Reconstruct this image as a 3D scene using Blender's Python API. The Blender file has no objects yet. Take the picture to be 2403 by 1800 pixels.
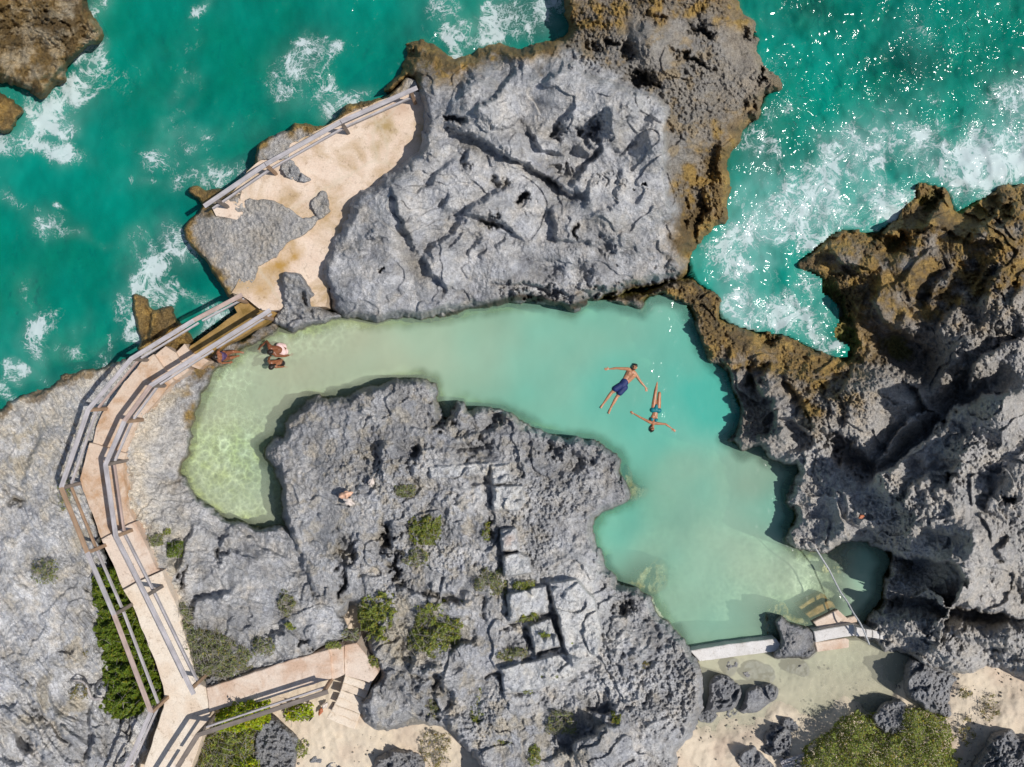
import bpy, math, random
import numpy as np
from mathutils import Vector
R = math.radians
scene = bpy.context.scene
COL = scene.collection
random.seed(7)

# ------------------------------------------------------------------ camera, light
CAMZ, F = 26.0, 1924.0                       # metres above the water; focal length in photo pixels
cam_d = bpy.data.cameras.new("camera"); cam = bpy.data.objects.new("camera", cam_d); COL.objects.link(cam)
cam.location = (0, 0, CAMZ)
cam_d.sensor_width = 36.0; cam_d.lens = 36.0 * F / 2403.0
cam_d.clip_end = 500.0; cam_d.clip_start = 0.5
scene.camera = cam
SUN_EL, SUN_AZ = 57.0, -8.0                  # azimuth measured from +X towards +Y
sd = Vector((math.cos(R(SUN_AZ)) * math.cos(R(SUN_EL)), math.sin(R(SUN_AZ)) * math.cos(R(SUN_EL)), math.sin(R(SUN_EL))))
sun_l = bpy.data.lights.new("sun", 'SUN'); sun_l.energy = 3.9; sun_l.angle = R(0.55); sun_l.color = (1.0, 0.955, 0.89)
sun = bpy.data.objects.new("sun", sun_l); COL.objects.link(sun)
sun.rotation_euler = (-sd).to_track_quat('-Z', 'Y').to_euler(); sun.location = sd * 60
world = bpy.data.worlds.new("World"); scene.world = world; world.use_nodes = True
wn = world.node_tree; wn.nodes.clear()
sky = wn.nodes.new('ShaderNodeTexSky'); sky.sky_type = 'NISHITA'; sky.sun_disc = False
sky.sun_elevation = R(SUN_EL); sky.sun_rotation = R(90 - SUN_AZ)
bg = wn.nodes.new('ShaderNodeBackground'); bg.inputs[1].default_value = 0.085
wo = wn.nodes.new('ShaderNodeOutputWorld')
wn.links.new(sky.outputs[0], bg.inputs[0]); wn.links.new(bg.outputs[0], wo.inputs[0])
scene.view_settings.view_transform = 'Standard'; scene.view_settings.look = 'None'
scene.view_settings.exposure = 0.0; scene.view_settings.gamma = 1.0
scene.cycles.use_denoising = True
scene.cycles.max_bounces = 6; scene.cycles.diffuse_bounces = 3; scene.cycles.transparent_max_bounces = 12
scene.cycles.volume_bounces = 0; scene.cycles.caustics_reflective = False; scene.cycles.caustics_refractive = False
scene.cycles.sample_clamp_indirect = 4.0; scene.cycles.sample_clamp_direct = 0.0

# ------------------------------------------------------------------ pixel <-> place
def P(px, py, z=0.0):
    k = (CAMZ - z) / F
    return Vector(((px - 1201.5) * k, -(py - 900.0) * k, z))
def K(ox, oy, s, pts): return [(ox + x / s, oy + y / s) for x, y in pts]
def A_(*p): return K(0, 0, 2.761, p)
def B_(*p): return K(800, 0, 2.761, p)
def C_(*p): return K(1600, 0, 2.761, p)
def D_(*p): return K(0, 600, 2.761, p)
def E_(*p): return K(800, 600, 2.761, p)
def G_(*p): return K(1600, 600, 2.761, p)
def H_(*p): return K(0, 1200, 2.761, p)
def I_(*p): return K(800, 1200, 2.761, p)
def J_(*p): return K(1600, 1200, 2.761, p)

# ------------------------------------------------------------------ noise
_rs = np.random.RandomState(11)
_perm = _rs.permutation(4096).astype(np.int32)
_ga = _rs.rand(4096).astype(np.float32) * 2 * np.pi
_gx, _gy = np.cos(_ga), np.sin(_ga)
def perlin(x, y, seed=0):
    xi = np.floor(x).astype(np.int32); yi = np.floor(y).astype(np.int32)
    xf = (x - xi).astype(np.float32); yf = (y - yi).astype(np.float32)
    u = xf * xf * (3 - 2 * xf); v = yf * yf * (3 - 2 * yf)
    def g(ix, iy, dx, dy):
        h = _perm[(_perm[(ix + seed * 131) & 4095] + iy) & 4095]
        return _gx[h] * dx + _gy[h] * dy
    a = g(xi, yi, xf, yf); b = g(xi + 1, yi, xf - 1, yf)
    c = g(xi, yi + 1, xf, yf - 1); d = g(xi + 1, yi + 1, xf - 1, yf - 1)
    return 1.5 * ((a + (b - a) * u) * (1 - v) + (c + (d - c) * u) * v)
def fbm(x, y, sc, octv=4, seed=0, gain=0.5, ridged=False):
    r = 0; a = 1.0; x = x / sc; y = y / sc
    for i in range(octv):
        n = perlin(x, y, seed + i * 7)
        if ridged: n = 0.5 - np.abs(n) * 1.6
        r = r + a * n; a *= gain; x = x * 2.03 + 5.3; y = y * 2.03 + 1.7
    return r
def worley(x, y, sc, seed=0):
    x = x / sc; y = y / sc
    xi = np.floor(x).astype(np.int32); yi = np.floor(y).astype(np.int32)
    d1 = np.full(x.shape, 9.0, np.float32); d2 = d1.copy()
    for i in (-1, 0, 1):
        for j in (-1, 0, 1):
            h = _perm[(_perm[(xi + i + seed * 57) & 4095] + yi + j) & 4095]
            h2 = _perm[(h + 917) & 4095]
            dx = xi + i + h / 4096.0 - x; dy = yi + j + h2 / 4096.0 - y
            d = (dx * dx + dy * dy).astype(np.float32)
            d2 = np.minimum(d2, np.maximum(d, d1)); d1 = np.minimum(d1, d)
    return np.sqrt(d1), np.sqrt(d2)
def sst(a, b, x):
    t = np.clip((x - a) / (b - a), 0, 1); return t * t * (3 - 2 * t)

# ------------------------------------------------------------------ polygons
def smooth_poly(pts, n=3, closed=True):
    p = [np.array(q, float) for q in pts]; out = []; N = len(p)
    for i in range(N if closed else N - 1):
        p0, p1, p2, p3 = (p[(i - 1) % N] if closed or i > 0 else p[0]), p[i], p[(i + 1) % N], (p[(i + 2) % N] if closed or i + 2 < N else p[-1])
        for k in range(n):
            t = k / n
            out.append(0.5 * ((2 * p1) + (-p0 + p2) * t + (2 * p0 - 5 * p1 + 4 * p2 - p3) * t * t + (-p0 + 3 * p1 - 3 * p2 + p3) * t ** 3))
    if not closed: out.append(p[-1])
    return [(float(q[0]), float(q[1])) for q in out]
def sdf_poly(X, Y, poly):
    """positive inside"""
    d = np.full(X.shape, 1e12, np.float32); ins = np.zeros(X.shape, bool)
    n = len(poly)
    for i in range(n):
        x0, y0 = poly[i]; x1, y1 = poly[(i + 1) % n]
        ex, ey = x1 - x0, y1 - y0; L = ex * ex + ey * ey + 1e-9
        t = np.clip(((X - x0) * ex + (Y - y0) * ey) / L, 0, 1)
        dx = X - x0 - t * ex; dy = Y - y0 - t * ey
        d = np.minimum(d, dx * dx + dy * dy)
        if y0 != y1:
            c = ((y0 > Y) != (y1 > Y)) & (X < ex * (Y - y0) / ey + x0)
            ins ^= c
    d = np.sqrt(d); return np.where(ins, d, -d).astype(np.float32)
class Field:
    """a polygon's signed distance on a coarse grid, sampled bilinearly"""
    def __init__(s, poly, x0=-700, x1=3100, y0=-600, y1=2400, st=6):
        s.x0, s.y0, s.st = x0, y0, st
        gx = np.arange(x0, x1 + st, st); gy = np.arange(y0, y1 + st, st)
        X, Y = np.meshgrid(gx, gy); s.f = sdf_poly(X.astype(np.float32), Y.astype(np.float32), poly)
    def __call__(s, X, Y):
        h, w = s.f.shape
        u = np.clip((X - s.x0) / s.st, 0, w - 1.001); v = np.clip((Y - s.y0) / s.st, 0, h - 1.001)
        i = u.astype(np.int32); j = v.astype(np.int32); u = u - i; v = v - j
        f = s.f
        return (f[j, i] * (1 - u) + f[j, i + 1] * u) * (1 - v) + (f[j + 1, i] * (1 - u) + f[j + 1, i + 1] * u) * v
class FieldFn(Field):
    def __init__(s, fn, x0=-700, x1=3100, y0=-600, y1=2400, st=10):
        s.x0, s.y0, s.st = x0, y0, st
        gx = np.arange(x0, x1 + st, st); gy = np.arange(y0, y1 + st, st)
        X, Y = np.meshgrid(gx, gy); s.f = fn(X.astype(np.float32), Y.astype(np.float32)).astype(np.float32)
def shepard(pts, p=3.2, soft=20.0):
    def fn(X, Y):
        num = 0; den = 0
        for (x, y, z) in pts:
            w = 1.0 / ((X - x) ** 2 + (Y - y) ** 2 + soft * soft) ** (p / 2)
            num = num + w * z; den = den + w
        return num / den
    return fn

POOL = (D_((1760,480),(1900,490),(2000,470),(2209,410)) + E_((120,425),(240,435),(460,420),(640,400),(780,370),(900,350),(1050,330),(1150,308),(1400,320),(1500,370),(1600,312),(1750,310),(1860,340),(1950,365),(2010,290),(2100,270),(2200,310))
 + G_((50,400),(100,540),(170,680),(210,715),(270,760),(300,850),(325,930),(365,1020),(355,1090),(325,1140),(275,1200),(350,1245),(390,1280),(510,1250),(540,1320),(620,1345),(735,1370),(720,1430),(670,1540),(665,1600))
 + J_((710,20),(680,100),(670,200),(760,255),(880,262),(980,250),(1070,205),(1160,205),(1300,270),(1330,330),(1280,430),(1270,560),(1170,690),(1130,760),(860,800),(600,850),(60,915),(0,815))
 + I_((2120,730),(2030,600),(2010,530),(1820,480),(1760,420),(1700,360),(1690,290),(1650,200),(1640,100),(1700,10))
 + E_((1860,1590),(1885,1540),(1830,1400),(1815,1310),(1700,1220),(1600,1190),(1400,1170),(1200,1080),(1060,990),(860,965),(830,985),(790,940),(735,955),(690,1050),(640,960),(605,810),(520,780),(400,800),(100,870))
 + D_((2209,910),(1990,930),(1970,960),(1880,1020),(1850,1140),(1800,1160),(1690,1230),(1700,1290),(1780,1370),(1800,1500),(1815,1640)) + H_((1870,140),(1750,120),(1640,110),(1580,80),(1460,90),(1410,10))
 + D_((1290,1590),(1230,1530),(1190,1430),(1165,1390),(1230,1270),(1245,1080),(1300,930),(1380,780),(1480,690),(1660,570)))
COAST_W = (D_((-1500,1300),(-400,1150),(0,990),(50,950),(190,890),(310,850),(400,780),(560,740),(700,690),(850,640),(920,600),(1080,570),(1200,560),(1290,480),(1400,410),(1500,330),(1500,270),(1440,190),(1380,110),(1310,10))
 + A_((1300,1640),(1210,1520),(1200,1470),(1250,1400),(1310,1340),(1290,1290),(1230,1240),(1270,1210),(1330,1230),(1420,1235),(1560,1180),(1600,1110),(1650,1060),(1680,960),(1750,890),(1880,840),(1910,800),(2070,830))
 + B_((0,740),(60,680),(250,640),(300,580),(380,450),(430,360),(430,290),(520,240),(640,300),(700,350),(770,370),(850,350),(940,290),(1040,275),(1160,300),(1280,265),(1400,240),(1480,180),(1450,100),(1440,0),(1500,-200)))
COAST_E = (C_((100,-200),(370,0),(380,50),(470,130),(500,220),(540,260),(500,300),(520,400),(560,440),(620,480),(660,580),(570,630),(540,700),(520,780),(460,820),(400,860),(370,930),(310,1000),(300,1100),(325,1190),(310,1280),(300,1430),(200,1500),(90,1600))
 + G_((75,10),(90,80),(120,150),(210,210),(270,280),(280,380),(370,430),(480,460),(640,480),(780,530),(930,610),(1050,640),(1060,600),(980,560),(960,480),(1000,400),(980,320),(890,250),(880,160),(730,80),(740,20))
 + C_((860,1580),(960,1490),(1050,1460),(1250,1480),(1380,1400),(1440,1310),(1490,1270),(1480,1200),(1540,1145),(1700,1190),(1760,1240),(1790,1340),(1870,1290),(1980,1240),(2100,1160),(2209,1170),(2700,1000),(4200,1100)))
SEA = COAST_W + COAST_E + [(3200, -700), (-800, -700)]
SEAF = Field(SEA); POOLF = Field(POOL)

# ------------------------------------------------------------------ mesh helpers
def new_obj(name, verts, faces, mat, parent=None, smooth=True, attrs=None, colors=None):
    me = bpy.data.meshes.new(name)
    verts = np.asarray(verts, np.float32); faces = np.asarray(faces)
    me.vertices.add(len(verts)); me.vertices.foreach_set("co", verts.ravel())
    nf, k = faces.shape
    me.loops.add(nf * k); me.loops.foreach_set("vertex_index", faces.ravel().astype(np.int32))
    me.polygons.add(nf); me.polygons.foreach_set("loop_start", (np.arange(nf) * k).astype(np.int32))
    me.polygons.foreach_set("use_smooth", np.full(nf, smooth, bool))
    me.update(calc_edges=True)
    if colors is not None:
        a = me.color_attributes.new("Col", 'FLOAT_COLOR', 'POINT')
        c = np.ones((len(verts), 4), np.float32); c[:, :3] = colors; a.data.foreach_set("color", c.ravel())
    for n, v in (attrs or {}).items():
        a = me.attributes.new(n, 'FLOAT', 'POINT'); a.data.foreach_set("value", np.asarray(v, np.float32).ravel())
    me.validate()
    if mat: me.materials.append(mat)
    o = bpy.data.objects.new(name, me); COL.objects.link(o)
    if parent: o.parent = parent
    return o
def tag(o, label=None, cat=None, group=None, kind=None):
    if label: o["label"] = label
    if cat: o["category"] = cat
    if group: o["group"] = group
    if kind: o["kind"] = kind
    return o
def empty(name, loc=(0, 0, 0), **k):
    e = bpy.data.objects.new(name, None); COL.objects.link(e); e.location = loc; e.empty_display_size = 0.2
    return tag(e, **k)
def axis(lo, hi, st, flo=-30, fhi=2433, cst=12):
    a = []
    x = lo
    while x < hi:
        a.append(x); x += st if flo <= x < fhi else cst
    a.append(hi); return np.array(a, np.float32)
def grid_faces(mask):
    """mask over vertices (h,w): quads whose four corners are all inside"""
    h, w = mask.shape
    idx = np.arange(h * w).reshape(h, w)
    q = mask[:-1, :-1] & mask[1:, :-1] & mask[:-1, 1:] & mask[1:, 1:]
    a = idx[:-1, :-1][q]; b = idx[:-1, 1:][q]; c = idx[1:, 1:][q]; d = idx[1:, :-1][q]
    return np.stack([a, d, c, b], 1)
def compact(verts, faces, *arrs):
    used = np.zeros(len(verts), bool); used[faces.ravel()] = True
    m = np.cumsum(used) - 1
    return (verts[used], m[faces]) + tuple(a[used] for a in arrs)
def ray_xyz(X, Y, Z):
    k = (CAMZ - Z) / F
    return np.stack([(X - 1201.5) * k, -(Y - 900.0) * k, Z], -1)

# ------------------------------------------------------------------ materials
def mat_new(name):
    m = bpy.data.materials.new(name); m.use_nodes = True; nt = m.node_tree
    b = nt.nodes['Principled BSDF']; return m, nt, b
def N(nt, t, **k):
    n = nt.nodes.new(t)
    for a, v in k.items(): setattr(n, a, v)
    return n
def noise_n(nt, co, scale, detail=6, rough=0.6, dist=0.0):
    n = N(nt, 'ShaderNodeTexNoise'); n.inputs['Scale'].default_value = scale; n.inputs['Detail'].default_value = detail
    n.inputs['Roughness'].default_value = rough; n.inputs['Distortion'].default_value = dist
    nt.links.new(co, n.inputs['Vector']); return n
def ramp(nt, fac, stops):
    r = N(nt, 'ShaderNodeValToRGB'); cr = r.color_ramp
    while len(cr.elements) < len(stops): cr.elements.new(0.5)
    for e, (p, c) in zip(cr.elements, stops):
        e.position = p; e.color = (c[0], c[1], c[2], 1) if not isinstance(c, (int, float)) else (c, c, c, 1)
    nt.links.new(fac, r.inputs[0]); return r
def mixc(nt, a, b, fac, mode='MIX'):
    m = N(nt, 'ShaderNodeMix', data_type='RGBA', blend_type=mode)
    for s, v in ((m.inputs[0], fac), (m.inputs[6], a), (m.inputs[7], b)):
        if isinstance(v, (int, float)): s.default_value = v
        elif isinstance(v, (tuple, list)): s.default_value = (v[0], v[1], v[2], 1)
        else: nt.links.new(v, s)
    return m.outputs[2]
def mth(nt, op, a, b=None, clamp=False):
    m = N(nt, 'ShaderNodeMath', operation=op, use_clamp=clamp)
    for s, v in ((m.inputs[0], a), (m.inputs[1], b)):
        if v is None: continue
        if isinstance(v, (int, float)): s.default_value = v
        else: nt.links.new(v, s)
    return m.outputs[0]
def geo_pos(nt): return N(nt, 'ShaderNodeNewGeometry').outputs['Position']
def bump(nt, b, h, strength, dist, prev=None):
    n = N(nt, 'ShaderNodeBump'); n.inputs['Strength'].default_value = strength; n.inputs['Distance'].default_value = dist
    nt.links.new(h, n.inputs['Height'])
    if prev: nt.links.new(prev, n.inputs['Normal'])
    nt.links.new(n.outputs[0], b.inputs['Normal']); return n.outputs[0]

def mat_rock():
    m, nt, b = mat_new("rock_surface"); pos = geo_pos(nt)
    col = N(nt, 'ShaderNodeAttribute', attribute_name="Col").outputs['Color']
    wet = N(nt, 'ShaderNodeAttribute', attribute_name="wet").outputs['Fac']
    n1 = noise_n(nt, pos, 9.0, 9, 0.72); n2 = noise_n(nt, pos, 40.0, 5, 0.7); n3 = noise_n(nt, pos, 1.7, 6, 0.6, 0.6)
    r1 = ramp(nt, n1.outputs[0], [(0.3, 0.60), (0.5, 0.98), (0.72, 1.34)])
    r3 = ramp(nt, n3.outputs[0], [(0.3, (0.80, 0.82, 0.88)), (0.5, (1, 1, 1)), (0.72, (1.16, 1.10, 1.02))])
    c = mixc(nt, col, r1.outputs[0], 1.0, 'MULTIPLY'); c = mixc(nt, c, r3.outputs[0], 0.9, 'MULTIPLY')
    r2 = ramp(nt, n2.outputs[0], [(0.34, 0.55), (0.5, 1.0), (0.68, 1.35)])
    c = mixc(nt, c, r2.outputs[0], 0.75, 'MULTIPLY')
    n6 = noise_n(nt, pos, 3.4, 8, 0.75, 1.2); c = mixc(nt, c, ramp(nt, n6.outputs[0], [(0.36, (.50, .50, .52)), (0.44, (1, 1, 1)), (0.60, (1, 1, 1)), (0.70, (1.18, 1.15, 1.08))]).outputs[0], .8, 'MULTIPLY')
    nt.links.new(c, b.inputs['Base Color'])
    rr = mth(nt, 'SUBTRACT', 0.95, mth(nt, 'MULTIPLY', wet, 0.62)); nt.links.new(rr, b.inputs['Roughness'])
    nt.links.new(mth(nt, 'ADD', 0.18, mth(nt, 'MULTIPLY', wet, 0.4)), b.inputs['Specular IOR Level'])
    v = N(nt, 'ShaderNodeTexVoronoi', feature='F1'); v.inputs['Scale'].default_value = 16.0
    nw = noise_n(nt, pos, 6.0, 4); nt.links.new(mixc(nt, pos, nw.outputs[1], 0.10), v.inputs['Vector'])
    p1 = bump(nt, b, n1.outputs[0], 0.85, 0.10)
    p2 = bump(nt, b, v.outputs['Distance'], 0.55, 0.05, p1)
    bump(nt, b, n2.outputs[0], 0.9, 0.03, p2)
    return m
def mat_sand():
    m, nt, b = mat_new("sand_grain"); pos = geo_pos(nt)
    col = N(nt, 'ShaderNodeAttribute', attribute_name="Col").outputs['Color']
    n1 = noise_n(nt, pos, 1.3, 6, 0.6); n2 = noise_n(nt, pos, 60, 4, 0.6); n4 = noise_n(nt, pos, 7.0, 6, 0.65)
    r1 = ramp(nt, n1.outputs[0], [(0.3, (0.86, 0.85, 0.84)), (0.55, (1, 1, 1)), (0.75, (1.08, 1.06, 1.02))])
    r2 = ramp(nt, n2.outputs[0], [(0.32, 0.80), (0.55, 1.0), (0.7, 1.12)])
    c = mixc(nt, col, r1.outputs[0], 1.0, 'MULTIPLY'); c = mixc(nt, c, r2.outputs[0], 0.8, 'MULTIPLY')
    nt.links.new(c, b.inputs['Base Color']); b.inputs['Roughness'].default_value = 0.95; b.inputs['Specular IOR Level'].default_value = 0.15
    p = bump(nt, b, n4.outputs[0], 0.5, 0.05); bump(nt, b, n2.outputs[0], 0.5, 0.012, p)
    return m
M_ROCK = mat_rock(); M_SAND = mat_sand()
GREY = np.array([0.50, 0.50, 0.505], np.float32); GREYD = np.array([0.30, 0.305, 0.32], np.float32)
WARMG = np.array([0.50, 0.46, 0.40], np.float32); BROWN = np.array([0.25, 0.165, 0.060], np.float32)
OCHRE = np.array([0.42, 0.275, 0.085], np.float32); DKBR = np.array([0.10, 0.075, 0.045], np.float32)
CREAM = np.array([0.56, 0.51, 0.42], np.float32); WHITEC = np.array([0.55, 0.55, 0.54], np.float32)
def mix3(a, b, t): return a + (b - a) * t[..., None]

# ------------------------------------------------------------------ relief features
def seg_dist(X, Y, pts):
    """distance to a polyline and the signed side (positive = right of travel in the photo)"""
    best = np.full(X.shape, 1e12, np.float32); side = np.zeros(X.shape, np.float32); T = np.zeros(X.shape, np.float32)
    n = len(pts) - 1
    for i in range(n):
        x0, y0 = pts[i]; x1, y1 = pts[i + 1]; ex, ey = x1 - x0, y1 - y0; L = ex * ex + ey * ey + 1e-9
        tt = ((X - x0) * ex + (Y - y0) * ey) / L; t = np.clip(tt, 0, 1)
        dx = X - x0 - t * ex; dy = Y - y0 - t * ey; d = dx * dx + dy * dy
        m = d < best
        best = np.where(m, d, best); side = np.where(m, np.sign(ex * dy - ey * dx), side); T = np.where(m, (i + t) / n, T)
    return np.sqrt(best), side, T
def apply_feats(gx, gy, Z, feats):
    for f in feats:
        k = f[0]; pts = f[1]
        if k in ('step', 'groove', 'ridge', 'plate', 'ch'): reach = f[2] * 3.2 + 24
        else: reach = max(f[2], f[3]) * 2.6
        xs = [p[0] for p in pts]; ys = [p[1] for p in pts]
        i0, i1 = np.searchsorted(gx, [min(xs) - reach, max(xs) + reach]); j0, j1 = np.searchsorted(gy, [min(ys) - reach, max(ys) + reach])
        if i1 - i0 < 2 or j1 - j0 < 2: continue
        X, Y = np.meshgrid(gx[i0:i1], gy[j0:j1])
        wa = (15 if k in ('pit', 'bump') else 9); ws = 30 if k in ('pit', 'bump') else 44
        n = fbm(X, Y, ws, 4, 31, .6) * wa if k != 'ch' else 0; n2 = fbm(X, Y, ws, 4, 57, .6) * wa if k != 'ch' else 0
        Xw = X + n; Yw = Y + n2; sl = (slice(j0, j1), slice(i0, i1))
        if k == 'step':      # scarp: high to the right of travel
            d, s, T = seg_dist(Xw, Yw, pts); e = f[4] if len(f) > 4 else 4.0
            fade = np.clip(np.minimum(T, 1 - T) * 7, 0, 1)
            Z[sl] += f[3] * 0.5 * np.tanh(s * d / e) * np.exp(-(d / f[2]) ** 2) * fade
        elif k == 'groove':
            d, s, T = seg_dist(Xw, Yw, pts); fade = np.clip(np.minimum(T, 1 - T) * 7, 0.15, 1)
            Z[sl] -= f[3] * np.exp(-(d / f[2]) ** 2) * fade
        elif k == 'ridge':
            d, s, T = seg_dist(Xw, Yw, pts); fade = np.clip(np.minimum(T, 1 - T) * 6, 0.1, 1)
            Z[sl] += f[3] * np.exp(-(d / f[2]) ** 2) * fade
        elif k == 'ch':      # carved letter stroke
            d, s, T = seg_dist(X, Y, pts); Z[sl] -= f[3] * np.exp(-(d / f[2]) ** 2)
        elif k == 'plate':   # flat block or sunken panel with crisp edges
            s = sdf_poly(X + n * .2, Y + n2 * .2, pts); Z[sl] += f[3] * sst(-f[2], f[2], s)
        elif k == 'pit' or k == 'bump':   # (kind, [(x,y)], rx, ry, angle, h, sharp)
            x, y = pts[0]; a = R(f[4]); dx = Xw - x; dy = Yw - y
            u = (dx * math.cos(a) + dy * math.sin(a)) / f[2]; v = (-dx * math.sin(a) + dy * math.cos(a)) / f[3]
            r = np.sqrt(u * u + v * v); sh = f[6] if len(f) > 6 else 2.0
            Z[sl] += (-f[5] if k == 'pit' else f[5]) * np.exp(-(r ** sh))
def SB(h, w, *p): return ('step', B_(*p), w, h)
def SE(h, w, *p): return ('step', E_(*p), w, h)
def SG(h, w, *p): return ('step', G_(*p), w, h)
def SH(h, w, *p): return ('step', H_(*p), w, h)
def SI(h, w, *p): return ('step', I_(*p), w, h)
def SJ(h, w, *p): return ('step', J_(*p), w, h)
def SD(h, w, *p): return ('step', D_(*p), w, h)
def pit(fr, x, y, rx, ry, a, h, sh=3.0): return ('pit', [fr((x, y))], rx / 2.761, ry / 2.761, a, h, sh)
def bmp(fr, x, y, rx, ry, a, h, sh=2.0): return ('bump', [fr((x, y))], rx / 2.761, ry / 2.761, a, h, sh)

# ------------------------------------------------------------------ one rock formation
def base_floor(pts): return FieldFn(shepard(pts))
FLOOR_PTS = [(-400,-300,-5),(0,500,-4.6),(300,300,-5.2),(600,100,-4.6),(700,300,-4.2),(350,560,-5.2),(250,900,-3.6),(0,900,-3.2),(480,740,-2.2),(540,730,-2.0),(900,60,-4.2),(1100,60,-2.6),(1250,80,-1.8),(100,250,-3.4),
 (1800,100,-2.6),(1900,60,-2.0),(2050,40,-5.0),(2010,100,-3.6),(1700,400,-3.2),(1900,250,-3.2),(2100,150,-4.0),(2200,100,-2.6),(2350,120,-4.4),(2150,240,-2.7),(2300,350,-3.5),(2200,420,-2.6),(2000,420,-3.0),(1750,560,-1.8),(1850,680,-1.2),(1950,760,-0.8),
 (2700,200,-5),(3000,0,-6),(1600,-300,-3)]
SEAFLOOR = base_floor(FLOOR_PTS)
POOL_PTS = [(500,1000,-0.75),(520,1150,-0.62),(600,1050,-0.85),(480,940,-1.0),(600,900,-1.05),(620,820,-1.0),(700,860,-0.95),(800,850,-0.85),(850,780,-0.8),(1000,820,-1.15),(1000,740,-1.25),(1150,780,-1.55),(1250,820,-1.75),(1250,930,-1.95),(1350,760,-1.9),(1450,720,-2.4),
 (1500,860,-2.5),(1600,760,-2.6),(1640,880,-3.0),(1700,960,-3.8),(1600,960,-2.7),(1450,1000,-2.6),(1550,1080,-2.4),(1700,1060,-1.8),(1700,1150,-1.6),(1840,1120,-1.7),(1830,1200,-2.6),(1560,1180,-2.2),(1440,1220,-2.3),(1500,1280,-1.6),(1560,1350,-1.5),(1650,1250,-1.4),(1750,1320,-1.1),(1700,1420,-1.15),(1620,1480,-1.5),(1790,1460,-1.0),(1880,1360,-0.75),(1960,1320,-0.55),(2040,1330,-1.0),(1930,1420,-0.6)]
POOLFLOOR = base_floor(POOL_PTS)
def formation(name, poly, ctrl, edge, label, cat="rock", feats=(), zb=-2.6, ragged=9.0, lump=0.22, med=0.07, grit=0.03, strata=None,
              colf=None, st=2.0, bounds=None, extra=5.0, parent=None, domeamp=0.0, seed=0, kind=None, terr=0.09, gritf=None, wr=0.6, ramp=0):
    poly = smooth_poly(poly, 3)
    xs = [p[0] for p in poly]; ys = [p[1] for p in poly]
    b = (min(xs) - 14, max(xs) + 14, min(ys) - 14, max(ys) + 14)
    gx = axis(b[0], b[1], st, -30, 2433); gy = axis(b[2], b[3], st, -30, 1830)
    X, Y = np.meshgrid(gx, gy)
    fld = Field(poly, b[0] - 10, b[1] + 10, b[2] - 10, b[3] + 10, 4)
    s = fld(X, Y)
    rag = fbm(X, Y, 60, 4, 3 + seed, 0.6) * ragged
    s2 = s + rag + extra
    hz = FieldFn(shepard(ctrl, 3.0, 30), b[0] - 20, b[1] + 20, b[2] - 20, b[3] + 20, 8)(X, Y)
    if ramp: hz = hz * (.25 + .75 * sst(0, ramp, -SEAF(X, Y)))
    t = np.clip(s2 / edge, 0, 1)
    prof = np.sqrt(np.clip(1 - (1 - t) ** 2, 0, 1))
    Z = zb + (hz - zb) * prof
    if domeamp: Z += domeamp * (1 - np.exp(-np.clip(s2, 0, None) / (edge * 2.5)))
    inner = sst(0, edge * 0.8, s2)
    wx = X + 22 * perlin(X / 90, Y / 90, 77); wy = Y + 22 * perlin(X / 90 + 9, Y / 90, 78)
    ridg = fbm(wx, wy, 130, 5, 20 + seed, 0.5, True)
    Z += inner * lump * (ridg * wr + fbm(X, Y, 210, 4, 40 + seed, .5 if wr > .3 else .42) * (.9 if wr > .3 else 1.3))
    rm = np.clip(.8 + 1.6 * fbm(X, Y, 240, 3, 14 + seed), .1, 1.8)
    Z += inner * med * rm * (fbm(wx, wy, 34, 4, 60 + seed, 0.6, True) + fbm(X, Y, 18, 2, 66))
    tq = fbm(wx, wy, 200, 4, 44 + seed, 0.5) * 1.9; tf = tq - np.floor(tq)
    Z += inner * terr * 2.4 * (np.floor(tq) + sst(0.46, 0.54, tf) - tq * 0.8)
    d1, d2 = worley(wx, wy, 13.0, seed)
    rv = np.clip(.85 + 1.3 * fbm(X, Y, 170, 3, 12 + seed), .25, 1.7)
    grit = grit * rv * (gritf(X, Y) if gritf else 1)
    Z += (0.3 + 0.7 * inner) * grit * (fbm(X, Y, 8.4, 2, 90 + seed, 0.8) * 1.9 + (d1 - 0.5) * 0.5)
    d1, d2 = worley(X + 5 * perlin(X / 12, Y / 12, 5), Y, 42.0, seed + 4)
    Z -= inner * grit * 2.2 * np.exp(-(d1 / 0.2) ** 2)
    if strata:
        ang, scs, amp = strata[:3]; ca, sa = math.cos(R(ang)), math.sin(R(ang))
        u = (wx * ca + wy * sa); v = (-wx * sa + wy * ca)
        q = fbm(u, v * 6.0, scs * 6.0, 4, 33, 0.6, True)
        Z += inner * amp * q
    apply_feats(gx, gy, Z, feats)
    mask = (s2 > 0.0) & (s > -14)
    faces = grid_faces(mask)
    V = ray_xyz(X, Y, Z)
    dsea = -SEAF(X, Y); dpool = -POOLF(X, Y)
    col = np.empty(Z.shape + (3,), np.float32); col[:] = GREY
    nz = fbm(X, Y, 120, 5, 15, 0.6); nz2 = fbm(X, Y, 40, 4, 16, 0.6)
    col = mix3(col, GREYD, np.clip(0.12 + nz * 1.0, 0, 1) * 0.6)
    col = mix3(col, WARMG, np.clip(nz2 * 0.9, 0, 1) * 0.6)
    col = col * (1 + .30 * np.clip(fbm(X, Y, 75, 5, 17, .65), -.8, .8))[..., None]
    brown = sst(95, 25, dsea + nz * 45 + nz2 * 30 + np.clip(Z - 0.9, -1, 3) * 14) if 1 else 0
    info = dict(X=X, Y=Y, Z=Z, s=s2, dsea=dsea, dpool=dpool, nz=nz, nz2=nz2, ridg=ridg, brown=brown, wet=brown * 0.55)
    if colf: col = colf(col, info)
    brown = info['brown']
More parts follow.
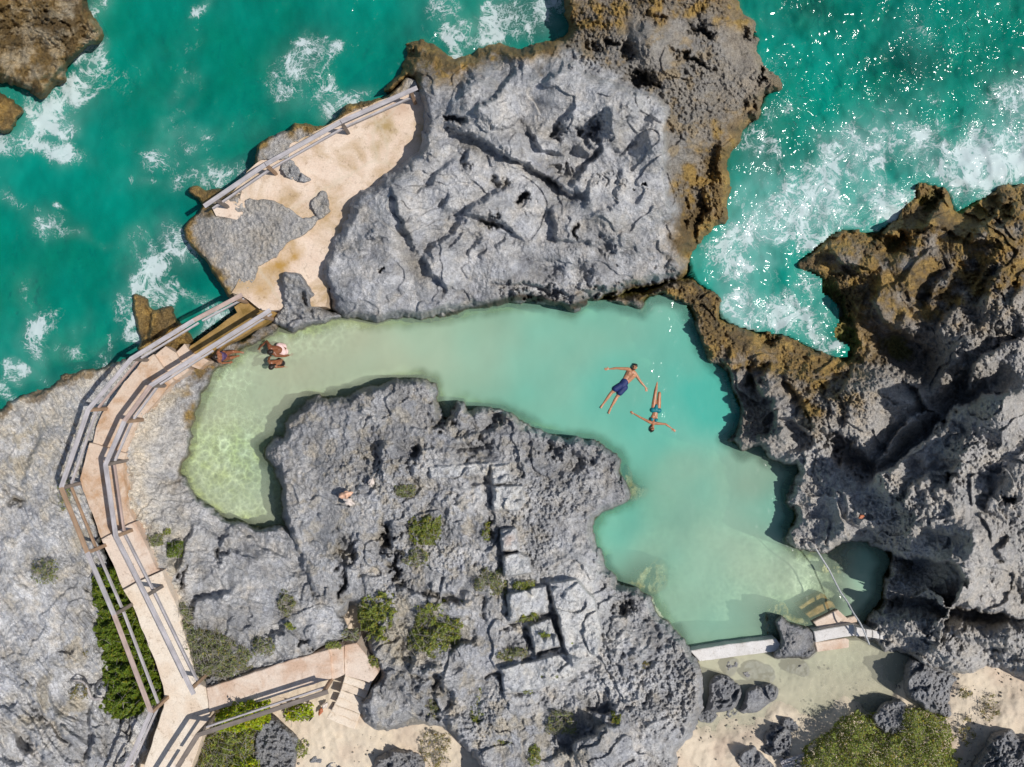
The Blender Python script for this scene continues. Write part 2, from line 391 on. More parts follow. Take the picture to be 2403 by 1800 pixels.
    bc = mix3(mix3(np.broadcast_to(BROWN, col.shape), OCHRE, np.clip(nz2 * 1.5 + 0.12, 0, 1)), DKBR, np.clip(-nz * 1.4 - nz2 * 0.7, 0, 1) * 0.6)
    col = mix3(col, bc, brown)
    # wet dark line and algae at the pool's edge
    al = np.exp(-((Z + 0.08) / 0.16) ** 2) * (dpool < 25)
    col = mix3(col, np.array([0.20, 0.17, 0.03], np.float32), np.clip(al * (0.75 + nz2), 0, 1))
    wl = sst(0.5, 0.12, Z) * (dpool < 60) * (Z > 0.02)
    col = mix3(col, np.array([0.09, 0.075, 0.05], np.float32), np.clip(wl * 0.75, 0, 1))
    sub = sst(0.0, -0.35, Z) * (0.0 if name in ('submerged_stone', 'boulder') else 1.0)
    col = mix3(col, np.array([0.30, 0.27, 0.08], np.float32), sub * 0.85)
    wet = np.clip(info['wet'] + wl * 0.7, 0, 1)
    v, f, c, w = compact(V.reshape(-1, 3), faces, col.reshape(-1, 3), wet.ravel())
    if kind is None and parent is None and False: pass
    o = new_obj(name, v, f, M_ROCK, parent, True, {"wet": w}, c)
    tag(o, label, cat if parent is None else None, None, kind)
    return o

# ------------------------------------------------------------------ formations
def cblob(X, Y, lst):
    w = np.zeros(X.shape, np.float32)
    for (p, rx, ry, a) in lst:
        a = R(a); dx = X - p[0]; dy = Y - p[1]
        u = (dx * math.cos(a) + dy * math.sin(a)) / rx; v = (-dx * math.sin(a) + dy * math.cos(a)) / ry
        w = np.maximum(w, np.exp(-(u * u + v * v) ** 1.2))
    return w
def cline(X, Y, lines, w):
    r = np.zeros(X.shape, np.float32)
    for l in lines:
        d, _, _ = seg_dist(X, Y, l); r = np.maximum(r, np.exp(-(d / w) ** 2))
    return r

ROCK_A = (B_((470,600),(440,520),(300,590),(380,450),(430,360),(430,290),(520,240),(640,300),(700,350),(770,370),(850,350),(940,290),(1040,275),(1160,300),(1280,265),(1400,240),(1480,180),(1450,100),(1440,0),(1500,-260))
 + C_((60,-260),(370,0),(380,50),(470,130),(500,220),(540,260),(500,300),(520,400),(560,440),(620,480),(660,580),(570,630),(540,700),(520,780),(460,820),(400,860),(370,930),(310,1000),(300,1100),(325,1190),(310,1280),(300,1430),(200,1500),(90,1600),(60,1657))
 + E_((2209,130),(2060,175),(1850,235),(1650,290),(1600,312),(1500,370),(1400,320),(1150,308),(1050,330),(900,350),(780,370),(640,400),(460,420),(240,435),(120,425),(0,410))
 + D_((2209,390),(2140,350),(2100,250),(2075,150),(2085,0)) + B_((0,1440),(40,1330),(80,1245),(200,1185),(300,1110),(380,1050),(470,985),(515,920),(490,700)))
FA = [SB(.85,60,(1590,1285),(1470,1262),(1400,1190),(1300,1130),(1200,1060),(1080,1010),(990,985),(930,925),(860,880),(740,845),(650,820)),
 ('groove',B_((1570,1275),(1470,1262),(1390,1190),(1290,1150)),9,.35),
 SB(.8,45,(1480,1230),(1560,1110),(1660,1010),(1780,850)), ('ridge',B_((1520,1010),(1600,960),(1690,930),(1750,860),(1760,760),(1720,690)),14,.45),
 SB(.7,26,(490,1657),(450,1550),(420,1480),(380,1400),(350,1300),(305,1200)), SE(.8,26,(715,235),(620,150),(560,90),(500,0)),
 SB(.55,26,(500,1262),(600,1170),(680,1080),(745,985)), SB(.7,30,(750,1400),(850,1340),(960,1270),(1060,1175)),
 SB(.7,30,(1210,1560),(1130,1500),(1050,1450),(960,1440),(880,1400),(790,1385)), SB(.8,36,(540,1657),(600,1590),(720,1500),(830,1400)),
 SB(.5,18,(690,1620),(760,1555),(830,1500)), SB(.5,16,(800,1657),(860,1590),(920,1540)), SB(.45,16,(990,1600),(1040,1560),(1070,1520)), SB(.4,14,(900,1657),(960,1600)),
 SB(.8,60,(850,735),(960,640),(1060,540),(1200,410)), SB(.5,22,(1300,540),(1380,470),(1450,430)), SB(.6,26,(770,650),(790,560),(870,480)),
 SB(.7,34,(1500,930),(1430,1000),(1300,985),(1260,900),(1225,800)), SB(.6,22,(1395,910),(1400,860),(1440,790),(1510,700)), SB(.7,24,(1590,940),(1650,860),(1680,770)),
 SB(.35,16,(1190,1060),(1110,1010),(1000,930)), SB(.5,20,(650,1350),(690,1300),(710,1240)), SB(.5,22,(780,1060),(820,1010),(830,960)),
 SB(.7,40,(1400,1560),(1380,1480),(1330,1350)), SB(.45,26,(1720,1600),(1550,1555),(1420,1550)), SB(.35,22,(1600,1350),(1750,1365),(1800,1310)), SB(.4,18,(1560,1340),(1600,1240),(1640,1130)),
 SB(.5,30,(1180,770),(1080,820),(980,860)), SB(.35,20,(1130,640),(1170,720)), SB(.6,30,(240,1500),(180,1560),(120,1657)),SB(.3,14,(160,1540),(200,1500),(215,1450)),
 SB(.9,70,(1320,350),(1480,420),(1700,520),(1900,600),(2030,620),(2110,700),(2110,900),(2090,1150),(2120,1300),(2209,1480)),
 SB(.35,18,(1750,1300),(1790,1240),(1830,1080)), ('groove',B_((1740,1010),(1870,960),(1930,900)),6,.2), ('ridge',B_((1980,1020),(2050,800),(2100,690)),22,.3),
 pit(lambda p:B_(p)[0],1950,515,90,45,10,1.6), pit(lambda p:B_(p)[0],1850,330,50,60,0,.7), pit(lambda p:B_(p)[0],2010,130,60,40,0,.4), pit(lambda p:B_(p)[0],730,790,55,30,20,.8), pit(lambda p:B_(p)[0],1170,1290,52,28,-20,1.0,4),
 pit(lambda p:B_(p)[0],1970,1185,16,16,0,.6,4), pit(lambda p:B_(p)[0],1898,1228,12,12,0,.4,4), pit(lambda p:B_(p)[0],1540,850,34,26,0,.5), pit(lambda p:B_(p)[0],1410,860,26,60,0,.4), pit(lambda p:B_(p)[0],1700,1590,50,70,0,.5,2),
 pit(lambda p:B_(p)[0],1520,1500,18,40,0,.5), pit(lambda p:B_(p)[0],970,1430,60,30,10,.8), pit(lambda p:B_(p)[0],1040,1190,40,30,0,.4), pit(lambda p:B_(p)[0],1400,1095,60,34,10,.5), pit(lambda p:B_(p)[0],790,1050,44,44,0,.35),
 pit(lambda p:B_(p)[0],1650,330,70,34,35,.7), pit(lambda p:B_(p)[0],1740,290,30,30,0,.6), pit(lambda p:B_(p)[0],1660,830,44,80,15,.6), bmp(lambda p:B_(p)[0],1870,720,70,60,0,.35), bmp(lambda p:B_(p)[0],560,950,90,60,30,.45),
 pit(lambda p:E_(p)[0],1560,130,70,100,10,.65,2), pit(lambda p:E_(p)[0],1360,110,80,50,0,.4,2), pit(lambda p:E_(p)[0],262,90,14,18,0,.5,4), pit(lambda p:E_(p)[0],1250,235,220,40,6,.9), pit(lambda p:E_(p)[0],1700,240,140,34,-8,.9), pit(lambda p:E_(p)[0],2120,80,40,50,0,.3,2),
 pit(lambda p:C_(p)[0],520,480,18,70,5,.7), pit(lambda p:C_(p)[0],440,700,50,60,0,.6), pit(lambda p:C_(p)[0],120,200,60,30,20,.7), pit(lambda p:C_(p)[0],60,380,120,26,25,.6), pit(lambda p:C_(p)[0],430,220,60,40,30,.6),
 ('step',C_((120,1657),(100,1480),(170,1350),(150,1200)),30,.9), ('step',C_((20,1500),(60,1380),(40,1250)),20,.5), ('step',C_((230,1180),(210,1060),(260,900)),26,.6),
 bmp(lambda p:B_(p)[0],1560,360,160,60,10,.5), bmp(lambda p:B_(p)[0],1250,1250,110,60,-10,.3)]
for st_ in [[(555,425),(600,445),(625,480),(628,520)],[(470,555),(530,568),(580,590),(585,630),(560,670)],[(815,325),(870,350)],[(790,370),(870,425)],[(910,345),(960,355),(1000,385),(985,430),(960,455)],[(740,480),(770,510),(830,540),(865,585),(840,660),(775,745)],[(1055,455),(1070,490),(1098,525),(1080,590),(1020,655)],[(1210,620),(1220,580),(1270,555),(1320,575),(1335,615),(1300,660)],[(1150,745),(1180,680),(1270,695),(1295,750)],[(1130,620),(1145,655)],[(740,410),(775,425)],[(690,575),(720,550)]]:
    FA.append(('ch', [(1350 + x / 11.06, 370 + y / 11.06) for x, y in st_], 1.8, .11))
for st_ in [[(1000,1350),(1015,1350),(1012,1385)],[(1190,1370),(1200,1400),(1215,1410)],[(1225,1380),(1245,1400)],[(1160,700),(1150,735),(1185,760)]]:
    FA.append(('ch', B_(*st_), 1.6, .08))
FA = [(f[:3] + (f[3] * .78,) + f[4:]) if f[0] == 'step' else f for f in FA]
CTRL_A = [(1000,200,2.4),(1130,230,3.0),(1300,200,3.1),(1450,250,3.3),(1550,350,3.2),(1560,480,2.7),(1600,560,2.0),(1400,450,2.9),(1350,560,2.5),(1300,650,1.9),(1500,640,1.7),(1200,400,2.5),(1050,380,2.5),(950,480,2.5),(900,620,2.1),(830,680,1.7),(820,520,2.0),(780,620,1.7),(1050,620,2.2),(1100,700,1.5),(950,730,1.0),(800,740,.9),
 (985,120,.9),(1150,110,1.0),(1350,60,1.4),(1450,30,1.6),(1600,30,1.1),(1650,100,1.2),(1700,200,1.2),(1800,200,.8),(1760,280,.9),(1640,250,1.5),(1780,120,.8),(1650,400,.9),(1650,480,.8),(1640,540,.8),(1590,320,2.4),(930,150,1.2),(920,240,1.8),(1500,-60,1.2),(1520,120,2.4),(1240,140,2.4),(1050,170,1.8)]
def shelf_a(X, Y):
    d, sd_, _ = seg_dist(X, Y, B_((1000,250),(1300,340),(1500,360),(1900,560),(2080,700),(2090,1150),(2209,1480),(2250,1700)))
    return sst(6, -22, d * sd_ + 12 * fbm(X, Y, 40, 3, 19))
def col_a(c, i):
    X, Y = i['X'], i['Y']
    c = c * 1.08
    tan = cblob(X, Y, [(B_((900,960))[0],70,14,25),(B_((1300,1140))[0],60,12,28),(E_((480,60))[0],22,60,-28),(B_((420,1480))[0],12,50,-20),(B_((1800,800))[0],18,50,0),(B_((1250,830))[0],50,16,20),(B_((1500,1150))[0],30,14,-30),(B_((1700,1450))[0],60,25,10)])
    c = mix3(c, np.array([.33,.30,.255],np.float32), tan * .8)
    pale = np.clip(sst(1.8, 3.2, i['Z']) * (.5 + i['nz']), 0, 1); c = mix3(c, np.array([.64,.64,.635],np.float32), pale * .6)
    c = mix3(c, GREYD * .9, np.clip(cblob(X, Y, [(B_((750,560))[0],80,50,0),(E_((1500,60))[0],170,40,0),(B_((1750,480))[0],50,40,0)]) * (.5 + i['nz2']), 0, .7))
    fl = cblob(X, Y, [(C_((60,1250))[0],100,150,5),(C_((230,1000))[0],60,110,10),(C_((200,1500))[0],70,70,0),(E_((2000,250))[0],120,28,0),(C_((150,40))[0],160,40,15),(B_((600,420))[0],90,50,20),(B_((1650,100))[0],110,60,-20),(B_((2100,30))[0],90,60,0),(B_((900,400))[0],90,20,-20),(C_((330,1050))[0],30,70,0)])
    shelf = shelf_a(X, Y)
    c = mix3(c, WARMG * .62, shelf * .9)
    i['brown'] = np.maximum(i['brown'], shelf * sst(.1, .5, i['nz2'] + .25 * i['nz']) * .4)
    i['brown'] = np.clip(np.maximum(i['brown'] * (1 - .75 * cblob(X, Y, [(C_((420,400))[0],95,130,20)])), fl * (.75 + i['nz2']) * sst(2.6, 1.6, i['Z'])), 0, 1)
    i['wet'] = i['brown'] * .5
    un = cline(X, Y, [E_((700,385),(900,345),(1050,300),(1150,270),(1300,280),(1480,340),(1600,300),(1800,290))], 9)  # dark brown band painting the shade under the overhang along the pool bank
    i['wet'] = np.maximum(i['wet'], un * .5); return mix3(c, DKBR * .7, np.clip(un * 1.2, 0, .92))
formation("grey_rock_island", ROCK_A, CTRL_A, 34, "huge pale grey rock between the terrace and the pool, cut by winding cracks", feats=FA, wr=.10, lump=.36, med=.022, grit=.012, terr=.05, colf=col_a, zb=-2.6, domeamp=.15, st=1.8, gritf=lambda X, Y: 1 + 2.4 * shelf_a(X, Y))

ROCK_B = (D_((1690,1230),(1800,1160),(1850,1140),(1880,1020),(1970,960),(1990,930),(2209,905)) + E_((100,870),(400,800),(520,780),(605,810),(640,960),(690,1050),(735,955),(790,940),(830,985),(860,965),(1060,990),(1200,1080),(1400,1170),(1600,1190),(1700,1220),(1815,1310),(1830,1400),(1885,1540),(1860,1590))
 + I_((1700,10),(1640,100),(1650,200),(1690,290),(1700,360),(1760,420),(1820,480),(2010,530),(2030,600),(2120,730))
 + J_((0,815),(60,915),(110,970),(150,1100),(140,1250),(80,1400),(60,1470),(0,1510)) + I_((2170,1657),(2150,2300),(1000,2300),(900,1657),(760,1500),(640,1430),(500,1385),(240,1440),(120,1340),(160,1180),(240,1060),(200,960),(160,870),(150,700),(60,600))
 + H_((2209,760),(2050,700),(1950,400),(1850,150)) + D_((1830,1657),(1810,1500),(1780,1370),(1700,1290)))
def pl(h, *p): return ('plate', I_(*p), 3.5, h)
FB = [pl(.36,(1045,290),(1150,260),(1210,300),(1240,400),(1060,420)), pl(.34,(1030,120),(1140,110),(1150,250),(1040,265)),
 ('plate', E_((975,1490),(1180,1490),(1190,1600),(1150,1650),(985,1650)), 3.5, .34), ('plate', E_((970,1360),(1090,1350),(1110,1470),(975,1480)), 3.5, .3), ('plate', E_((570,1370),(960,1340),(950,1420),(580,1440)), 3.5, .22),
 pl(.38,(1070,540),(1330,480),(1370,650),(1090,710)), pl(.40,(1220,740),(1360,690),(1420,870),(1260,920)), pl(.34,(1030,1020),(1440,920),(1560,960),(1500,1080),(1200,1170),(1060,1170)), pl(.42,(1350,460),(1530,440),(1640,560),(1690,760),(1660,930),(1500,1000),(1450,880)),
 pl(-.12,(1050,740),(1200,700),(1240,890),(1080,930)), ('groove', I_((1060,420),(1080,700)), 5, .26), ('groove', I_((1000,60),(1030,280),(1050,400)), 7, .3), ('groove', E_((940,1420),(960,1500),(970,1657)), 7, .32), ('groove', I_((1340,480),(1370,650),(1440,890)), 6, .32), ('groove', I_((1240,925),(1430,880)), 6, .24), ('groove', I_((1180,740),(1240,890)), 7, .32), ('groove', I_((1020,1040),(1050,1160),(1200,1180)), 5, .26), ('groove', I_((1040,270),(1150,262)), 4, .3), ('groove', E_((980,1480),(1110,1465)), 4, .3),
 ('groove', I_((1030,780),(1180,690),(1380,650)), 5, .25), ('groove', I_((920,540),(930,700)), 4, .25), ('groove', I_((920,1090),(1020,1040)), 5, .2),
 pit(lambda p:E_(p)[0],650,1080,60,40,-20,.8), pit(lambda p:E_(p)[0],850,1240,110,45,-5,.55), pit(lambda p:E_(p)[0],1400,1250,60,60,-30,.6), pit(lambda p:E_(p)[0],1530,1340,60,60,0,.45), pit(lambda p:E_(p)[0],470,1290,30,60,20,.4), pit(lambda p:E_(p)[0],1020,1030,50,60,20,.6), pit(lambda p:E_(p)[0],1795,1435,14,22,0,.4), pit(lambda p:E_(p)[0],40,900,50,40,0,.4),
 pit(lambda p:I_(p)[0],20,260,50,110,0,.9), pit(lambda p:I_(p)[0],310,170,40,70,0,.7), pit(lambda p:I_(p)[0],350,350,30,120,-10,.8), pit(lambda p:I_(p)[0],10,480,30,90,0,.7), pit(lambda p:I_(p)[0],10,700,50,50,0,.6), pit(lambda p:I_(p)[0],1830,620,60,50,0,.8), pit(lambda p:I_(p)[0],960,100,30,60,0,.5),
 SI(1.0,50,(940,1657),(850,1600),(760,1510),(700,1430),(690,1330)), SI(1.2,70,(1500,1600),(1540,1480),(1620,1440),(1700,1400),(1800,1400)), SI(.8,50,(690,1100),(640,1060),(500,1050),(420,1030)), SI(.9,60,(760,1240),(700,1180),(640,1080)), SI(.6,40,(700,900),(780,870),(880,850)), SI(.5,30,(400,1500),(500,1380),(600,1300)), SI(.6,40,(260,300),(300,220),(330,60)),
 SI(.6,30,(300,480),(450,520),(620,570),(760,600),(780,550)), SI(.5,30,(1500,1200),(1600,1300),(1800,1320)), SE(.7,50,(420,1340),(500,1300),(520,1220)), SE(.6,40,(220,1450),(260,1350),(250,1250),(300,1180)), SE(.5,40,(1350,1300),(1400,1180),(1450,1160)), SE(.4,30,(700,1180),(900,1150),(1050,1100)), SE(.3,20,(460,1090),(500,1120),(560,1130)), SI(.6,40,(100,1250),(160,1180),(180,1100)), SI(.6,30,(620,1400),(640,1280),(600,1180)), SI(.5,25,(800,470),(640,560),(560,480)), bmp(lambda p:I_(p)[0],1640,1530,180,150,0,.5), bmp(lambda p:I_(p)[0],560,1170,120,90,0,.35)]
BLOCKS = [f[1] for f in FB if f[0] == 'plate' and f[3] > 0]
def blockw(X, Y):
    w = np.zeros(X.shape, np.float32)
    for b in BLOCKS: w = np.maximum(w, sst(-4, 4, sdf_poly(X, Y, b)))
    return w
CTRL_B = [(650,960,.9),(700,1050,1.2),(780,930,1.3),(900,930,1.5),(1000,900,1.3),(1050,1000,1.4),(1150,960,1.1),(1200,1020,1.4),(1350,1060,1.2),(1450,1120,1.2),(1400,1200,1.5),(1250,1200,1.8),(1100,1200,1.9),(900,1200,1.9),(750,1150,1.5),(800,1300,2.0),(1000,1350,2.0),(1200,1400,2.2),(1350,1350,2.2),(1450,1350,1.4),(1500,1450,1.4),(1600,1600,1.6),(1620,1700,1.6),(1450,1550,1.9),(1200,1650,2.0),(1300,1750,1.8),(1100,1750,1.5),(1000,1600,1.9),(920,1650,1.6),(900,1540,1.6),(1400,1780,2.2),(880,1480,1.5),(950,1450,1.5),(1500,1700,2.3),(700,1300,1.7),(1300,2000,1.8)]
BUSHSAND = [(I_((400,620))[0],14,30,10),(I_((350,800))[0],28,45,35),(I_((400,930))[0],40,26,35)]
def col_b(c, i):
    X, Y = i['X'], i['Y']
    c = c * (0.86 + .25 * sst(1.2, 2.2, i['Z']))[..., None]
    w = cblob(X, Y, [(I_((1140,340))[0],38,30,0),(E_((1085,1570))[0],42,34,0),(E_((1030,1410))[0],26,26,0),(E_((780,1390))[0],75,18,-5),(I_((1560,600))[0],70,110,-25),(I_((1550,900))[0],60,60,0),(I_((1200,580))[0],55,40,-10),(E_((1230,1110))[0],50,20,35),(I_((1130,450))[0],60,12,0),(I_((1320,1040))[0],60,30,-12)])
    w = np.maximum(w * .7, blockw(X, Y)); c = mix3(c, np.array([.70,.70,.69],np.float32), w * .9)
    c = mix3(c, CREAM, np.clip(cblob(X, Y, [(I_((1200,1430))[0],100,35,-5),(I_((1600,1340))[0],60,16,25),(I_((1430,1560))[0],50,50,0),(I_((1080,1400))[0],40,20,20)]) * (.5 + i['nz2'] * 2), 0, .7))
    c = mix3(c, CREAM, np.clip(cblob(X, Y, BUSHSAND) * 1.4, 0, 1))
    pk = cblob(X, Y, [(I_((1095,195))[0],16,17,0)]); c = mix3(c, np.array([.55,.44,.38],np.float32), np.clip(pk * 1.3 * (.6 + i['nz2']), 0, 1))
    c = mix3(c, CREAM * .9, np.clip((i['nz2'] - .2) * 2.0, 0, .5) * sst(650, 720, X) * sst(1350, 1150, X))
    # veg-stained crevices
    return c
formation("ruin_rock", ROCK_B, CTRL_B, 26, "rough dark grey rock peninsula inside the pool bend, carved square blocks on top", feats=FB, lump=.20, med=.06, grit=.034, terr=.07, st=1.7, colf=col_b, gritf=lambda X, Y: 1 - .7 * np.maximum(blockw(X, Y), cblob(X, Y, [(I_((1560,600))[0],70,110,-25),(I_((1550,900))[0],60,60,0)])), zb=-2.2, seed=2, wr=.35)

ROCK_C = (E_((1540,335),(1600,318),(1750,314),(1860,344),(1950,369),(2010,294),(2100,274),(2200,314))
 + G_((50,400),(100,540),(170,680),(210,715),(270,760),(300,850),(325,930),(365,1020),(355,1090),(325,1140),(275,1200),(350,1245),(390,1280),(510,1250),(540,1320),(620,1345),(735,1370),(720,1430),(670,1540),(665,1600))
 + J_((710,20),(680,100),(670,200),(760,255),(880,262),(980,250),(1070,205),(1160,205),(1300,270),(1330,330),(1280,430),(1270,560),(1170,690),(1140,740),(1120,830),(1215,865),(1330,910),(1480,950),(1600,1020),(1750,1060),(1900,1060),(2030,1030),(2140,1040),(2209,1080),(2700,1300),(4200,1500))
 + C_((4200,1100),(2700,1000),(2209,1170),(2100,1160),(1980,1240),(1870,1290),(1790,1340),(1760,1240),(1700,1190),(1540,1145),(1480,1200),(1490,1270),(1440,1310),(1380,1400),(1250,1480),(1050,1460),(960,1490),(860,1580))
 + G_((740,20),(730,80),(880,160),(890,250),(980,320),(1000,400),(960,480),(980,560),(1060,600),(1050,640),(930,610),(780,530),(640,480),(480,460),(370,430),(280,380),(270,280),(210,210),(120,150),(90,120),(20,130)) + E_((2100,175),(1850,240),(1640,290)))
FC = [SG(2.6,75,(1200,1500),(1260,1420),(1420,1330),(1600,1180),(1700,1040),(1850,950),(2050,900),(2260,860)), ('ridge',G_((1650,960),(1700,800),(1790,620),(1920,510)),26,.7), SG(1.0,45,(1820,900),(1850,760),(1950,640),(2120,560),(2250,520)),
 SG(.9,60,(1580,430),(1500,550),(1390,480),(1290,420),(1250,300),(1290,120)), pit(lambda p:G_(p)[0],1480,690,230,120,35,.8), pit(lambda p:G_(p)[0],1050,560,90,90,0,.8), pit(lambda p:G_(p)[0],1000,300,60,160,-20,.8),
 SG(1.0,40,(1240,1360),(1320,1260),(1420,1100),(1560,1010),(1600,980),(1500,860),(1400,780)), SG(.9,50,(860,1250),(800,1130),(700,1050)), pit(lambda p:G_(p)[0],1100,1300,200,70,38,1.0), pit(lambda p:G_(p)[0],950,1180,150,40,20,.8),
 SG(1.1,50,(560,1180),(600,1040),(580,930),(480,850),(430,730)), SG(.7,30,(780,960),(740,860),(640,800)), SG(.6,26,(1000,900),(1060,830),(1110,740)), SG(.5,30,(470,1190),(600,1140),(720,1100)), pit(lambda p:G_(p)[0],480,760,60,80,0,.6), pit(lambda p:G_(p)[0],560,540,60,40,0,.5), pit(lambda p:G_(p)[0],1010,1060,60,60,0,.3),
 pit(lambda p:G_(p)[0],2030,1450,50,110,-12,.5,3), pit(lambda p:G_(p)[0],2120,1590,40,50,0,.7), pit(lambda p:G_(p)[0],1760,1430,34,30,0,.6), SG(.7,40,(1700,1500),(1760,1400),(1800,1330)), SG(.8,50,(1380,1640),(1500,1480),(1600,1400)), SG(.5,30,(1950,1640),(2000,1560)), 
 SG(.6,40,(1640,520),(1700,380),(1900,200),(2000,0)), SG(.7,26,(1280,60),(1160,120),(1050,60),(900,-60)), SG(.8,30,(1560,360),(1640,180),(1760,60)), SG(.8,34,(1900,340),(1980,200),(2080,60)), SG(.6,30,(2120,320),(2209,180)),
 ('step',C_((1240,1657),(1340,1560),(1480,1500),(1700,1480),(1900,1560),(2209,1600)),40,-.45), ('step',C_((1560,1500),(1640,1350),(1720,1260)),36,.9), ('step',C_((1860,1560),(1950,1420),(2100,1330)),36,.9), pit(lambda p:C_(p)[0],1350,1570,160,50,20,.8), pit(lambda p:C_(p)[0],2090,1380,50,70,20,.7), pit(lambda p:C_(p)[0],1600,1330,40,60,30,.5),
 SJ(2.0,65,(2240,700),(1900,640),(1740,600),(1850,450),(1750,345),(1500,300),(1180,225)), ('ridge',J_((1420,760),(1560,820),(1700,930)),14,.35), ('ridge',J_((1300,730),(1600,690),(2000,740),(2240,780)),34,.7), ('groove',J_((1280,600),(1600,620),(1900,690),(2240,720)),22,.9),
 pit(lambda p:J_(p)[0],1940,460,60,70,0,.35,2), pit(lambda p:J_(p)[0],2180,520,40,90,0,.4,2), SJ(.6,30,(2080,330),(2060,230),(2120,150)), SJ(.6,40,(1900,200),(1700,120),(1500,90)), SJ(.5,30,(1300,200),(1200,120),(1080,60)), SJ(.7,50,(2100,900),(1900,830),(1750,800))]
CTRL_C = [(2060,1270,.45),(2085,1310,.5),(2080,1360,.45),(2065,1410,.4),(2140,1320,.9),(1640,760,.35),(1650,820,.35),(1685,870,.4),(1700,930,.4),(1740,985,.5),(1620,710,.35),(1860,1160,.6),(1855,1210,.5),(2060,1485,.35),(2030,1478,.3),(2088,1500,.4),(2120,1510,.6),(2120,640,1.2),(2180,640,1.3),(2230,620,1.4),(2200,580,1.2),(2060,560,.8),(2300,560,1.5),(1900,590,.35),(1960,540,.4),(2030,530,.4),(2110,500,.4),(2140,440,.4),(2180,425,.4),(2240,440,.4),(2280,480,.4),(2330,450,.4),(2380,425,.4),(1640,720,.5),(1665,850,.6),(1700,920,.6),(1725,970,.7),(1720,1040,.6),(1800,1090,.8),(1870,1120,.9),(1860,1200,.8),(1700,720,.6),(1760,770,.7),(1850,785,.8),(1930,640,.5),(1960,700,.6),(1600,670,.55),(1700,760,.85),(1780,830,1.1),(1900,880,1.4),(1850,800,.9),(1720,900,1.0),(1800,1000,1.3),(1720,1040,.8),(2030,950,2.5),(2130,960,2.8),(2060,1060,2.4),(1950,1000,2.2),(1870,1080,1.7),(2170,860,.8),(2100,810,.5),(2040,790,.4),(2230,920,1.5),(2200,1010,1.4),(2130,1080,1.2),(2320,850,2.8),(2350,720,3.0),(2250,720,2.0),(2150,660,1.8),(2050,680,1.2),(1950,620,1.1),(2000,580,1.1),(2200,520,1.5),(2350,480,1.5),(2350,600,2.2),(2150,460,.9),
 (2350,980,4.0),(2270,1080,4.0),(2380,1150,4.5),(2250,1180,3.9),(2110,1150,2.9),(2000,1180,1.9),(2060,1220,2.2),(1900,1170,.9),(1890,1250,.9),(1985,1250,2.1),(2150,1230,3.2),(2200,1180,3.6),(2300,1270,4.2),(2100,1340,1.8),(2250,1350,3.2),(2120,1400,.9),(2300,1440,1.3),(2100,1470,1.2),(2250,1530,1.9),(2100,1500,1.0),(2180,1560,1.2),(2380,1500,2.2),(2350,1560,1.3),(2700,1300,5),(2700,900,5),(2700,500,3),(3100,1000,5.5)]
def col_c(c, i):
    X, Y = i['X'], i['Y']
    c = mix3(c, WARMG * .66, .6 + 0 * X)
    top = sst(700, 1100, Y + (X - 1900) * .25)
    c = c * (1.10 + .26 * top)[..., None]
    c = mix3(c, WHITEC * .8, np.clip(cblob(X, Y, [(G_((2100,1250))[0],50,20,30),(G_((1700,1250))[0],30,20,0),(G_((1880,1570))[0],40,30,0),(J_((2150,230))[0],30,30,-30),(J_((1600,850))[0],14,50,-50)]) * (.4 + i['nz2'] * 2), 0, .7))
    c = mix3(c, DKBR * 1.4, cblob(X, Y, [(G_((1450,640))[0],150,60,30),(G_((1050,600))[0],40,50,0),(G_((450,1080))[0],60,70,0)]) * .6)
    bl = cblob(X, Y, [(C_((1500,1450))[0],280,70,-10),(C_((2000,1500))[0],200,120,0),(G_((1400,150))[0],220,100,10),(G_((2000,120))[0],220,60,-10),(G_((300,520))[0],120,75,45),(G_((750,680))[0],170,75,30),(G_((150,250))[0],80,60,40),(E_((2000,260))[0],120,30,0),(G_((850,1000))[0],40,40,0)])
    i['brown'] = np.clip(np.maximum(i['brown'] * 1.1, bl * (1.15 + i['nz2'] * .8)), 0, 1)
    i['wet'] = i['brown'] * .75
    return c
formation("brown_grey_cliff", ROCK_C, CTRL_C, 26, "tall rugged cliff on the right, golden brown by the surf, dark grey above the pool", cat="cliff", feats=FC, lump=.24, med=.05, grit=.034, st=1.8, colf=col_c, zb=-3.2, seed=4, wr=.32, ramp=105)

